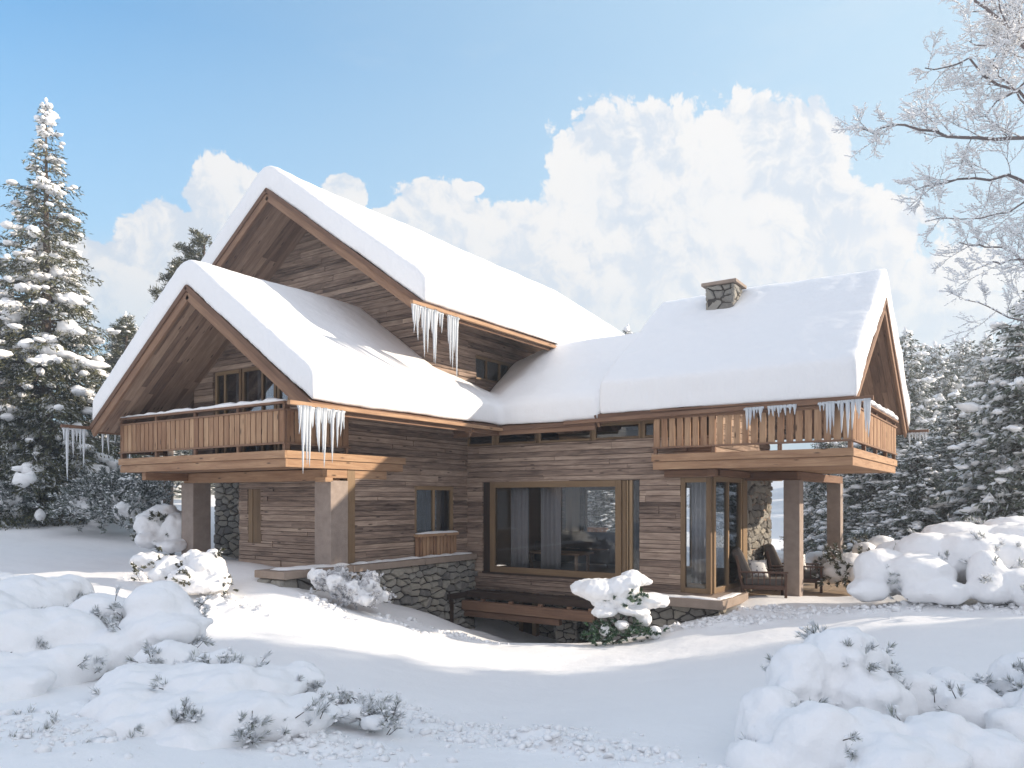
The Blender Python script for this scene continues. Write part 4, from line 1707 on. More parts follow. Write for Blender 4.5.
def conifer(name, H, R, seed, blade=.13, bw=.022, step=.055, lev=.32, nb=7, snow=1.0, droop=.55, mat_='needle', bare=.06, ico_sub=1, shape=1.0, snow_size=1.0):
    g = np.random.default_rng(seed)
    P, D, LL = [], [], []
    SC_, SA, SS = [], [], []
    br = MB()
    z = H * bare
    while z < H * .985:
        f = 1 - z / H
        Rl = R * (f ** shape) * g.uniform(.85, 1.1) + .12
        n = max(3, int(nb * (0.5 + .5 * f) + g.uniform(0, 1.5)))
        ph = g.uniform(0, 6.28)
        for k in range(n):
            if g.random() < .06:
                continue
            a = ph + 6.283 * k / n + g.uniform(-.25, .25)
            L = Rl * g.uniform(.72, 1.12)
            dr = droop * g.uniform(.7, 1.3) * (.35 + .65 * f)
            up = .12 + .35 * (1 - f)
            ca, sa = math.cos(a), math.sin(a)
            zb = z + g.uniform(-.12, .12)

            def pos(t):
                return np.array([ca * L * t, sa * L * t, zb + L * (up * t - dr * t * t + .18 * dr * t ** 4)])
            if L > .5:
                br.tube([Vector(pos(t)) for t in (0, .35, .7, 1)], [.012 + .014 * L, .01 + .008 * L, .012, .004], 4, cap=False)
            m_ = max(3, int(L / .13))
            for i in range(m_):
                t = .12 + .88 * (i + g.random() * .6) / m_
                q = pos(t)
                for s in (-1, 1):
                    tl = (.42 * L * (1 - t) + .16 + .1 * g.random()) * min(1, L)
                    ta = a + s * g.uniform(.7, 1.15)
                    td = np.array([math.cos(ta), math.sin(ta), -.25 - .45 * g.random() * (.4 + f)])
                    nn = max(2, int(tl / step))
                    tt = (np.arange(nn) + g.random(nn)) / nn
                    P.append(q + np.outer(tt * tl, td) + np.c_[np.zeros(nn), np.zeros(nn), -.18 * tl * tt ** 2])
                    D.append(td + g.normal(0, .55, (nn, 3)) + np.array([0, 0, -.15]))
                    LL.append(np.full(nn, blade) * g.uniform(.6, 1.25, nn))
                if g.random() < .55 * snow and t > .25:
                    sz = g.uniform(.10, .20) * (.55 + .35 * min(L, 2.0)) * snow_size
                    SC_.append(q + np.array([g.normal(0, .05), g.normal(0, .05), .03 + sz * .1]))
                    SA.append(a + g.normal(0, .5))
                    SS.append((sz * g.uniform(.8, 1.5), sz * g.uniform(.6, 1.1), sz * g.uniform(.45, .9)))
                    if g.random() < .5:
                        s = g.choice([-1, 1])
                        ta = a + s * g.uniform(.6, 1.1)
                        tl = .30 * L * (1 - t) + .12
                        q2 = q + np.array([math.cos(ta) * tl, math.sin(ta) * tl, -.2 * tl])
                        SC_.append(q2 + np.array([0, 0, .03]))
                        SA.append(ta)
                        SS.append((sz * 1.2, sz * .7, sz * .42))
            if L < .35:
                SC_.append(pos(.6))
                SA.append(a)
                SS.append((.13, .1, .09))
        z += lev * g.uniform(.75, 1.2) * (.55 + .45 * f)
    P, D, LL = np.concatenate(P), np.concatenate(D), np.concatenate(LL)
    V, F = blades(P, D, LL, LL * bw / blade, g)
    root = empty(name)
    fo = fast_mesh('needles', V, F, M[mat_], root, var=g.random(len(F)))
    tr = MB()
    tr.tube([(0, 0, -.6), (0, 0, H * .1), (.04, 0, H * .5), (0, 0, H * .99)], [H * .017 + .05, H * .013 + .04, H * .008 + .02, .01], 9)
    tr.build('trunk', M['bark'], root, smooth=True)
    br.build('branches', M['bark'], root)
    SC_.append(np.array([0, 0, H]))
    SA.append(0)
    SS.append((.1, .1, .16))
    SS = np.array(SS) * np.exp(g.normal(-.05, .27, (len(SS), 1)))
    V, F = blobs(np.array(SC_), np.array(SA), SS, ico_sub, seed, .30 if ico_sub == 1 else .13)
    so = fast_mesh('snow', V, F, M['snow'], root, smooth=True)
    return root


def copy_tree(o, loc, rz, s, label, group=None):
    r = o.copy()
    COL.objects.link(r)
    r.location = loc
    r.rotation_euler = (0, 0, rz)
    r.scale = (s[0], s[0], s[1]) if isinstance(s, tuple) else (s, s, s)
    r['label'] = label
    if group:
        r['group'] = group
    for c in o.children:
        q = c.copy()
        COL.objects.link(q)
        q.parent = r
    return r


def put(o, loc, rz=0, s=1.0):
    o.location = loc
    o.rotation_euler = (0, 0, rz)
    o.scale = (s, s, s)


# the big spruce at the left
p = at(46, 517, 25.0)
spr = conifer('spruce_tree', 13.8, 3.35, 4, blade=.15, bw=.020, step=.045, lev=.33, nb=6.5, snow=.34, droop=.70, bare=.05, ico_sub=2, shape=.98, snow_size=1.0)
put(spr, (p.x, p.y, p.z - .2))
tag(spr, 'tall spruce with snow on its boughs standing alone left of the chalet', 'tree')
sp2 = conifer('spruce_tree', 10.5, 2.9, 14, blade=.15, bw=.022, step=.05, lev=.34, nb=8, snow=.22, droop=.65, bare=.05, ico_sub=1, shape=.8, snow_size=1.25)
p = at(-22, 516, 25.5)
put(sp2, (p.x, p.y, gz(p.x, p.y)), 1.0)
tag(sp2, 'spruce cut off by the left edge, beside the tall lone spruce', 'tree')

# snow-laden background conifers
spA = conifer('snowy_spruce', 9.0, 2.9, 21, blade=.19, bw=.034, step=.085, lev=.34, nb=9, snow=.75, droop=.60, mat_='needle_far', bare=.03, shape=.75, snow_size=.72)
spB = conifer('snowy_spruce', 8.0, 2.9, 22, blade=.19, bw=.036, step=.085, lev=.36, nb=9, snow=.75, droop=.50, mat_='needle_far', bare=.02, shape=.62, snow_size=.75)
G = 'snowy conifers behind the chalet'


def place(src, px, d, s, label, rz=None, first=False, dz=-.3, group=G, top=None, H=None):
    q = at(px, 500, d)
    z = gz(q.x, q.y) + dz
    if top is not None:
        zt = (HOR - top) * d / FPX
        sz = (zt - z) / H
        s = (s, sz)
    rz = rnd.uniform(0, 6.28) if rz is None else rz
    if first:
        src.location = (q.x, q.y, z)
        src.rotation_euler = (0, 0, rz)
        src.scale = (s[0], s[0], s[1]) if isinstance(s, tuple) else (s, s, s)
        tag(src, label, 'tree', group)
        return src
    return copy_tree(src, (q.x, q.y, z), rz, s, label, group)


place(spA, 957, 27, .95, 'snow-laden spruce with its tip just above the right-hand terrace trees, left of the picture-edge tree', first=True, top=392, H=9.0)
place(spB, 880, 27, .95, 'dark spruce directly behind the right-hand balcony corner', first=True, top=410, H=8.0)
place(spB, 826, 30, .62, 'dark spruce seen between the two stone columns', top=430, H=8.0)
place(spB, 918, 25, .75, 'lower snowy spruce in front of the gap right of the gable', top=445, H=8.0)
place(spA, 1035, 22, 1.1, 'dark spruce cut off by the right edge above the snow mounds', top=285, H=9.0)
place(spA, 1000, 25, .9, 'snowy spruce between the pointed one and the right edge', top=400, H=9.0)
place(spA, 905, 38, 1.2, 'taller spruce right behind the right-hand gable', top=330, H=9.0)
place(spB, 935, 44, 1.25, 'pale spruce second from the right-hand gable', top=345, H=8.0)
place(spA, 985, 46, 1.3, 'tall pale spruce above the pointed one', top=335, H=9.0)
place(spB, 1020, 40, 1.2, 'pale spruce high behind the tree at the right edge', top=355, H=8.0)
place(spB, 963, 52, 1.4, 'broad frosted spruce in the middle of the far right wood', top=340, H=8.0)
place(spA, 628, 42, 1.0, 'conifer whose tip just shows over the low link roof', top=327, H=9.0)
place(spA, 126, 38, .95, 'conifer half behind the left roof slope, near the lone spruce', top=314, H=9.0)
place(spB, 140, 34, 1.0, 'snowy conifer low behind the far end of the left balcony', top=420, H=8.0)
place(spA, 185, 36, .9, 'conifer under the left balcony, behind the left stone pillar', top=440, H=9.0)
place(spB, 100, 34, .9, 'snowy conifer between the lone spruce and the left icicles', top=440, H=8.0)
place(spA, -70, 33, 1.2, 'spruce outside the left edge behind the others', top=300, H=9.0)
place(spB, 590, 38, .9, 'conifer seen through the picture window, left one', top=440, H=8.0)
place(spA, 612, 34, .8, 'conifer seen through the picture window, right one', top=465, H=9.0)
# rows farther up the slope on the right and a thin line all round
g_ = random.Random(5)
for i in range(34):
    a = g_.uniform(0.40, 0.72)
    d = g_.uniform(58, 110)
    px = 512 + FPX * math.tan(a)
    place([spA, spB][i % 2], px, d, g_.uniform(1.1, 1.5), 'frosted conifer in the far wood right of the gable', group='far wood right of the gable')
for i in range(26):
    a = g_.uniform(-0.80, 0.30)
    d = g_.uniform(60, 100)
    px = 512 + FPX * math.tan(a)
    place([spA, spB][i % 2], px, d, g_.uniform(.7, 1.0), 'small conifer in the distant tree line behind the chalet', group='distant tree line behind the chalet')

# wood to the right of the picture whose shade falls on the foreground
for i in range(16):
    N_ = -4.7 + i * 1.03
    for q in range(2):
        S_ = 21 + q * 4 + g_.uniform(-1, 1)
        if N_ > 9.2 and q:
            continue
        x, y = .848 * S_ - .53 * N_, .53 * S_ + .848 * N_
        if x < 4:
            continue
        hs = g_.uniform(1.45, 1.75) + .25 * q
        copy_tree(spA if (i + q) % 2 else spB, (x, y, gz(x, y) - .3), g_.uniform(0, 6), (1.0, hs), 'conifer of the wood right of the picture', 'wood right of the picture')


# pine with open crown behind the left roofs
def open_pine(label, px, top, d, s, seed):
    g = np.random.default_rng(seed)
    q = at(px, top, d)
    base = Vector((q.x, q.y, gz(q.x, q.y)))
    H = q.z - base.z
    root = empty('pine_tree', base)
    tag(root, label, 'tree', 'pine tops behind the left roofs')
    tr = MB()
    lean = .8
    pts = [(0, 0, -.3), (.1, .0, H * .4), (.3, .1, H * .75), (.45, .1, H * .97)]
    tr.tube([Vector(t) for t in pts], [.2, .16, .1, .03], 8)
    P, D, L = [], [], []
    SCc, SAa, SSs = [], [], []
    for k in range(22):
        h = g.uniform(.62, 1.0) * H
        a = g.uniform(0, 6.28)
        l = g.uniform(.5, 1.7) * s * (1.25 - h / H)
        b = Vector((.3, .1, h - .3))
        e = b + Vector((math.cos(a) * l, math.sin(a) * l, .5 * l))
        tr.tube([b, b.lerp(e, .6) - Vector((0, 0, .05)), e], [.04, .025, .01], 5)
        for m_ in range(7):
            t = g.uniform(.4, 1.05)
            c = np.array(b.lerp(e, t)) + g.normal(0, .14, 3)
            n = 70
            dr = g.normal(0, 1, (n, 3))
            dr[:, 2] = np.abs(dr[:, 2]) * .9
            P.append(np.repeat(c[None], n, 0) + g.normal(0, .07, (n, 3)))
            D.append(dr)
            L.append(g.uniform(.12, .22, n))
            if g.random() < .22:
                SCc.append(c + [0, 0, .1])
                SAa.append(g.uniform(0, 6))
                SSs.append((.15, .12, .06))
    P, D, L = np.concatenate(P), np.concatenate(D), np.concatenate(L)
    V, F = blades(P, D, L, L * .10, g)
    fast_mesh('needles', V, F, M['needle_far'] if False else M['needle'], root, var=g.random(len(F)) * .95)
    tr.build('trunk', M['bark'], root, smooth=True)
    V, F = blobs(np.array(SCc), np.array(SAa), np.array(SSs), 1, seed)
    fast_mesh('snow', V, F, M['snow'], root, smooth=True)


open_pine('pine top showing between the two left gables', 196, 232, 32, 1.5, 3)
open_pine('pine twigs showing just above the left slope of the front-left gable', 168, 262, 30, 1.1, 5)
open_pine('pine top between the lone spruce and the front-left gable', 120, 318, 36, 1.4, 8)


# frosted deciduous tree reaching in from the right
def frost_tree():
    g = random.Random(12)
    gn = np.random.default_rng(12)
    root = empty('frosted_tree', at(1150, 640, 9.5))
    root.location.z = gz(root.location.x, root.location.y) - .1
    tag(root, 'bare deciduous tree with frost-covered twigs reaching in at the upper right', 'tree')
    inv = -root.location
    wood_ = MB()
    FP, FD, FL = [], [], []
    BC, BA, BS = [], [], []

    def seg(pts, r0, r1, n):
        k = len(pts)
        wood_.tube([Vector(p) + inv for p in pts], [r0 + (r1 - r0) * i / (k - 1) for i in range(k)], n, var=.15, cap=False)

    def frost(pts, r, dens):
        for i in range(len(pts) - 1):
            a, b = Vector(pts[i]), Vector(pts[i + 1])
            l = (b - a).length
            n = max(1, int(l * dens))
            for _ in range(n):
                t = g.random()
                c = a.lerp(b, t) + inv
                s = r * g.uniform(.7, 1.5)
                BC.append(c + Vector((g.uniform(-.4, .4) * s, g.uniform(-.4, .4) * s, s * .5)))
                BA.append(math.atan2(b.y - a.y, b.x - a.x))
                BS.append((s * g.uniform(1.4, 2.6), s * .8, s * .75))

    def grow(p, d, L, r, lvl):
        k = 5
        pts = [p.copy()]
        dd = d.copy()
        for i in range(k):
            dd = (dd + Vector((g.gauss(0, .13), g.gauss(0, .13), g.gauss(.02, .13)))).normalized()
            pts.append(pts[-1] + dd * L / k)
        seg(pts, r, r * .45, 5 if lvl < 2 else 3)
        if lvl >= 1:
            frost(pts, .0065 + r * .45, 17 + 9 * lvl)
        if lvl >= 4:
            return
        n = [0, 6, 6, 5][lvl] if lvl else 6
        for i in range(n):
            t = .2 + .8 * (i + g.random() * .7) / n
            q = t * k
            j = min(k - 1, int(q))
            b = pts[j].lerp(pts[j + 1], q - j)
            ax = Vector((g.gauss(0, 1), g.gauss(0, 1), g.gauss(.25, .8))).normalized()
            nd = (dd * .9 + ax * .75).normalized()
            grow(b, nd, L * g.uniform(.38, .62) * (1.15 - .4 * t), r * .5, lvl + 1)

    base = root.location.copy()
    trunk = [base, at(1130, 420, 9.5), at(1112, 180, 9.4), at(1075, -60, 9.3), at(1030, -330, 9.2)]
    seg(trunk, .17, .05, 8)
    mains = [([at(1112, 190, 9.4), at(1024, 140, 9.2), at(960, 137, 9.0), at(905, 127, 8.9), at(862, 128, 8.8)], .028),
             ([at(1118, 240, 9.4), at(1024, 178, 9.3), at(955, 181, 9.1), at(915, 190, 9.0)], .024),
             ([at(1124, 330, 9.4), at(1040, 275, 9.5), at(1000, 250, 9.6), at(958, 242, 9.7)], .022),
             ([at(1100, 100, 9.4), at(1040, 50, 9.5), at(985, 10, 9.6), at(955, -30, 9.7)], .034),
             ([at(1095, 40, 9.3), at(1030, -10, 9.4), at(1000, -70, 9.5)], .034),
             ([at(1110, 150, 9.4), at(1030, 105, 9.8), at(970, 62, 10.1), at(925, 68, 10.2)], .026),
             ([at(1126, 380, 9.4), at(1060, 330, 9.4), at(1010, 318, 9.4), at(965, 300, 9.4)], .018),
             ([at(1112, 200, 9.5), at(1050, 200, 10.0), at(1000, 215, 10.2), at(925, 222, 10.3)], .02),
             ([at(1105, 130, 9.3), at(1045, 60, 9.0), at(1010, 40, 8.9), at(990, -20, 8.8)], .026),
             ([at(1100, 120, 9.4), at(1050, 20, 9.9), at(1015, 30, 10), at(975, 85, 10)], .02)]
    mains += [([at(1090, 60, 9.6), at(1035, 70, 9.7), at(1000, 100, 9.8), at(975, 118, 9.8)], .02),
              ([at(1085, 10, 9.1), at(1030, 20, 9.0), at(1000, 48, 9.0), at(968, 40, 9.0)], .02),
              ([at(1090, 30, 9.9), at(1040, 0, 10.0), at(1005, 5, 10.1), at(960, 12, 10.2)], .02),
              ([at(1100, 160, 9.1), at(1045, 120, 9.0), at(1015, 95, 9.0), at(990, 62, 9.0)], .02),
              ([at(1118, 300, 9.1), at(1050, 260, 9.0), at(1010, 262, 9.0), at(975, 270, 9.0)], .016)]
    for pts, r in mains:
        fine = []
        for i in range(len(pts) - 1):
            for j in range(4):
                q = pts[i].lerp(pts[i + 1], j / 4)
                fine.append(q + Vector((g.gauss(0, .02), g.gauss(0, .02), g.gauss(0, .025))))
        fine.append(pts[-1])
        seg(fine, r, r * .25, 6)
        frost(fine, .012, 26)
        L = sum((fine[i + 1] - fine[i]).length for i in range(len(fine) - 1))
        n = int(L * 4.2)
        for i in range(n):
            t = .22 + .78 * (i + g.random()) / n
            q = t * (len(fine) - 1)
            j = min(len(fine) - 2, int(q))
            b = fine[j].lerp(fine[j + 1], q - j)
            d = (fine[j + 1] - fine[j]).normalized()
            ax = Vector((g.gauss(0, 1), g.gauss(0, 1), g.gauss(.3, 1))).normalized()
            grow(b, (d * .8 + ax * .8).normalized(), g.uniform(.30, .75) * (1.2 - .6 * t), r * .26 * (1.2 - .6 * t), 2)
    wood_.build('branches', M['twig'], root)
    V, F = blobs(np.array([tuple(c) for c in BC]), np.array(BA), np.array(BS), 1, 3, .2)
    fast_mesh('frost', V, F, M['snow'], root, smooth=True)['kind'] = 'stuff'


frost_tree()


# --- snow-covered bushes
def sprigs(P, D, L, g, n=26, nl=.055, nw=.0035, stem=.003, tuft=True):
    """needle tufts at the ends of twigs; returns needle V,F"""
    Ps, Ds, Ls = [], [], []
    for p, d, l in zip(P, D, L):
        d = np.array(d, float)
        d /= np.linalg.norm(d) + 1e-9
        t = 1 - .65 * g.random(n) ** 1.3
        r = g.normal(0, 1, (n, 3))
        r -= np.outer(r @ d, d)
        r /= np.linalg.norm(r, axis=1, keepdims=True) + 1e-9
        Ps.append(np.array(p) + np.outer(t * l, d))
        Ds.append(r * g.uniform(.3, .95, (n, 1)) + d * 1.0 + np.array([0, 0, .15]))
        Ls.append(np.full(n, nl) * g.uniform(.7, 1.3, n))
    Ps, Ds, Ls = np.concatenate(Ps), np.concatenate(Ds), np.concatenate(Ls)
    return blades(Ps, Ds, Ls, np.full(len(Ls), nw), g)


def snow_bush(name, label, ells, nsprig, seed, vox=.045, cat='bush', group=None, nl=.075, nw=.004, mat_='needle_pine', smooth=2, spr_len=.13, disp=.09, low=None, fill=.88):
    """ells: list of (centre Vector, (rx,ry,rz)); snow pillows with needle sprigs between them"""
    g = np.random.default_rng(seed)
    c0 = sum((e[0] for e in ells), Vector()) / len(ells)
    root = empty(name, (c0.x, c0.y, gz(c0.x, c0.y)))
    tag(root, label, cat, group)
    inv = -root.location
    C = np.array([tuple(e[0] + inv) for e in ells])
    S = np.array([e[1] for e in ells]) * fill
    C2, S2 = [C], [S]
    for i in range(len(C)):
        for _ in range(2):
            a = g.uniform(0, 6.283)
            e = g.uniform(-.3, .9)
            n = np.array([math.cos(a) * math.cos(e), math.sin(a) * math.cos(e), math.sin(e)])
            C2.append((C[i] + n * S[i] * .80)[None])
            S2.append((S[i] * g.uniform(.28, .5) * np.array([1.1, 1.1, .8]))[None])
    CB, SB = np.concatenate(C2), np.concatenate(S2)
    V, F = blobs(CB, np.zeros(len(CB)), SB, 3, seed, .0)
    so = fast_mesh('snow', V, F, M['snow'], root, smooth=True)
    if fill < .8:
        so['kind'] = 'stuff'
    r = so.modifiers.new('remesh', 'REMESH')
    r.mode = 'VOXEL'
    r.voxel_size = vox
    r.use_smooth_shade = True
    s = so.modifiers.new('smooth', 'SMOOTH')
    s.factor = .6
    s.iterations = smooth
    ms = float(np.mean(S))
    for sc, st in ((ms * 1.3, disp * 1.7), (ms * .5, disp * .7), (ms * .16, disp * .20)):
        t = bpy.data.textures.new('cloud', 'CLOUDS')
        t.noise_scale = sc
        t.noise_depth = 2
        d = so.modifiers.new('lumps', 'DISPLACE')
        d.texture = t
        d.texture_coords = 'LOCAL'
        d.strength = st
        d.mid_level = .5
    # needle tufts in the hollows between pillows, powdered with snow
    P, D, L = [], [], []
    BCc, BAa, BSs = [], [], []
    tw = MB()
    k_ = 0
    tries = 0
    while k_ < nsprig and tries < nsprig * 30:
        tries += 1
        i = g.integers(len(C))
        a = g.uniform(0, 6.283)
        e = g.uniform(-.9, .45)
        n = np.array([math.cos(a) * math.cos(e), math.sin(a) * math.cos(e), math.sin(e)])
        p = C[i] + n * S[i] * g.uniform(.90, 1.0)
        # near another pillow's surface: a hollow
        q = np.abs(np.linalg.norm((p[None] - C) / S, axis=1) - 1)
        q[i] = 9
        if q.min() > .22 and g.random() > .12:
            continue
        if np.any(np.linalg.norm((p[None] - C) / S, axis=1) < .80):
            continue
        k_ += 1
        for k in range(g.integers(4, 9)):
            dd = n + g.normal(0, .45, 3) + np.array([0, 0, .6])
            dd /= np.linalg.norm(dd)
            l = spr_len * g.uniform(.4, 1.1)
            p2 = p + g.normal(0, .45 * spr_len, 3)
            P.append(p2)
            D.append(dd)
            L.append(l)
            if k % 2:
                tw.tube([Vector(p2 - dd * .06), Vector(p2 + dd * l)], [.005, .003], 3, var=.2, cap=False)
            for _ in range(2):
                BCc.append(p2 + dd * l * g.uniform(.6, 1.15) + g.normal(0, nl * .35, 3) + np.array([0, 0, nl * .25]))
                BAa.append(g.uniform(0, 6))
                bs = nl * g.uniform(.10, .26)
                BSs.append((bs * 1.6, bs, bs * .7))
    if P:
        V, F = sprigs(P, D, L, g, n=46, nl=nl, nw=nw)
        fast_mesh('needles', V, F, M[mat_], root, var=g.random(len(F)))
        tw.build('twigs', M['bark'], root)['kind'] = 'stuff'
        V, F = blobs(np.array(BCc), np.array(BAa), np.array(BSs), 1, seed, .2)
        fast_mesh('frost', V, F, M['snow'], root, smooth=True)['kind'] = 'stuff'
    return root


def E(px, py, d, rpx, rpy, dep=1.0):
    """pillow centred at image place, radii given as its apparent size there"""
    k = d / FPX
    rx, rz = rpx * k, rpy * k
    return (at(px, py, d), (rx, rx * dep, rz))


# foreground left, back clump
snow_bush('dwarf_pine', 'snow-buried dwarf pine at the left edge of the foreground, the one farther back', [
    E(-30, 640, 8.6, 60, 48), E(25, 610, 9.4, 45, 34), E(20, 650, 8.4, 52, 40), E(62, 640, 8.6, 42, 32), E(45, 680, 7.9, 45, 30),
    E(95, 618, 9.2, 32, 24), E(110, 655, 8.5, 34, 24), E(160, 612, 9.2, 32, 30), E(160, 632, 8.9, 42, 22), E(138, 640, 8.8, 24, 18),
    E(-20, 700, 7.2, 60, 30), E(62, 595, 9.9, 26, 18), E(30, 596, 9.9, 22, 18), E(75, 665, 8.0, 30, 22), E(-10, 600, 9.8, 40, 30), E(8, 680, 7.7, 30, 26)], 64, 101, vox=.035, fill=1.02)
# foreground left, front clump
snow_bush('dwarf_pine', 'snow-buried dwarf pine in the foreground left, the wide one in front', [
    E(160, 690, 7.2, 60, 26), E(130, 715, 6.6, 46, 30), E(180, 720, 6.5, 55, 28), E(245, 720, 6.5, 55, 26), E(290, 722, 6.6, 44, 22), E(215, 690, 7.0, 50, 24),
    E(262, 690, 7.2, 44, 20), E(115, 745, 6.1, 34, 18), E(225, 668, 7.7, 32, 16), E(300, 680, 7.6, 26, 16), E(165, 660, 7.9, 30, 14), E(195, 740, 6.2, 60, 20)], 56, 102, vox=.035, fill=1.0)
snow_bush('low_shrub', 'low snow hummocks with twig tips at the very bottom left corner', [
    E(30, 735, 6.1, 50, 18), E(75, 752, 5.8, 42, 14), E(10, 760, 5.5, 40, 16), E(120, 770, 5.5, 45, 12), E(60, 715, 6.6, 36, 12)], 12, 103, vox=.035)
# foreground right
snow_bush('dwarf_pine', 'large snow-buried dwarf pine in the foreground at the right bottom corner', [
    E(838, 670, 6.6, 40, 42), E(800, 692, 6.4, 32, 44), E(850, 655, 6.9, 26, 26), E(770, 735, 6.0, 32, 44), E(815, 745, 5.6, 40, 40), E(865, 710, 6.3, 40, 42), E(870, 750, 5.6, 44, 34), E(912, 700, 6.6, 30, 26),
    E(940, 745, 5.6, 40, 34), E(900, 770, 5.2, 50, 30), E(962, 708, 6.4, 38, 26), E(985, 755, 5.4, 36, 28), E(1030, 690, 6.6, 36, 36), E(1020, 735, 5.8, 26, 24), E(945, 690, 6.9, 30, 18),
    E(760, 770, 5.6, 30, 26), E(1060, 720, 6.0, 40, 50)], 64, 104, vox=.032, fill=1.06)
snow_bush('dwarf_pine', 'low snowy pine tuft on the slope just left of the wide foreground one', [
    E(352, 712, 7.2, 20, 9), E(330, 705, 7.4, 18, 8), E(375, 722, 7.0, 18, 7)], 14, 105, vox=.03, disp=.04)
# mid right mounds
snow_bush('dwarf_pine', 'row of rounded snow mounds over dwarf pines right of the terrace', [
    E(885, 572, 13.6, 34, 26), E(920, 575, 13.2, 38, 28), E(930, 558, 13.8, 40, 30), E(970, 558, 13.4, 42, 32), E(960, 540, 14.2, 42, 20), E(1005, 560, 13.2, 40, 30), E(1020, 545, 13.8, 44, 26),
    E(990, 590, 12.4, 26, 16), E(945, 592, 12.6, 26, 14), E(985, 572, 12.6, 20, 22), E(868, 590, 13.2, 24, 14), E(920, 594, 12.8, 20, 10), E(1060, 560, 13.4, 50, 34), E(1022, 585, 12.4, 30, 20), E(1050, 595, 12.0, 40, 24), E(1012, 530, 14.6, 30, 16), E(900, 552, 14.4, 26, 14), E(1000, 535, 15, 34, 12)], 30, 106, vox=.05, nl=.09, nw=.008, spr_len=.3)
snow_bush('snowy_bush', 'snowy bush at the far corner of the terrace, behind the rear column', [
    E(850, 566, 17.5, 20, 16), E(865, 552, 18.5, 14, 12), E(882, 545, 19, 18, 10), E(835, 572, 17.5, 16, 12), E(862, 575, 17, 18, 12), E(800, 568, 21, 18, 10), E(770, 560, 22, 20, 10), E(822, 560, 21, 18, 10)],
    26, 107, vox=.06, nl=.1, nw=.01, mat_='needle', spr_len=.3)
# mid left
snow_bush('snowy_bush', 'sunlit snow-covered bush in front of the left stone pillar', [
    E(150, 560, 14.2, 20, 8), E(175, 565, 14.0, 22, 11), E(165, 575, 13.8, 20, 9), E(195, 560, 14.0, 16, 9), E(208, 570, 13.7, 20, 18), E(190, 578, 13.6, 24, 14), E(212, 556, 13.9, 8, 8), E(218, 582, 13.5, 14, 12), E(140, 563, 14.3, 12, 6), E(205, 585, 13.4, 24, 9)],
    18, 108, vox=.035, nl=.06, nw=.006, mat_='needle', spr_len=.16, disp=.10)
snow_bush('snowy_bush', 'snow-draped bush in the shade left of the left stone pillar', [
    E(150, 525, 18.5, 18, 16), E(165, 515, 18.7, 18, 12), E(178, 530, 18.4, 14, 20), E(150, 540, 18.2, 16, 10), E(172, 545, 18, 18, 8)], 16, 109, vox=.05, nl=.09, nw=.008, mat_='needle', disp=.12)
snow_bush('snowy_bush', 'wide snow-dusted thicket between the lone spruce and the pillar', [
    E(108, 505, 22, 16, 12), E(125, 512, 21.5, 16, 12), E(95, 498, 22.5, 16, 10), E(118, 495, 23, 18, 8), E(138, 500, 22.5, 16, 10), E(105, 485, 24, 14, 8), E(130, 484, 24, 16, 7), E(80, 508, 22, 16, 10), E(150, 495, 23, 14, 10)],
    170, 110, vox=.06, nl=.12, nw=.010, mat_='needle_far', spr_len=.4, disp=.22, fill=.68)
snow_bush('snowy_bush', 'snow-crusted shrub at the foot of the retaining wall', [
    E(318, 578, 14.0, 10, 9), E(335, 585, 14.0, 13, 10), E(350, 590, 14.0, 12, 10), E(368, 588, 14.3, 14, 9), E(360, 598, 13.9, 14, 6), E(380, 596, 14.5, 8, 5), E(342, 574, 14.2, 7, 6), E(372, 578, 14.5, 6, 5)],
    70, 111, vox=.026, nl=.05, nw=.007, mat_='frosty', spr_len=.13, disp=.14, fill=.92)
snow_bush('snowy_bush', 'broad shaded bush under the left edge spruce', [
    E(10, 500, 23, 16, 8), E(25, 492, 24, 16, 7), E(-10, 495, 23, 20, 9)], 70, 113, vox=.06, nl=.12, nw=.01, mat_='needle_far', spr_len=.4, disp=.2, fill=.68)


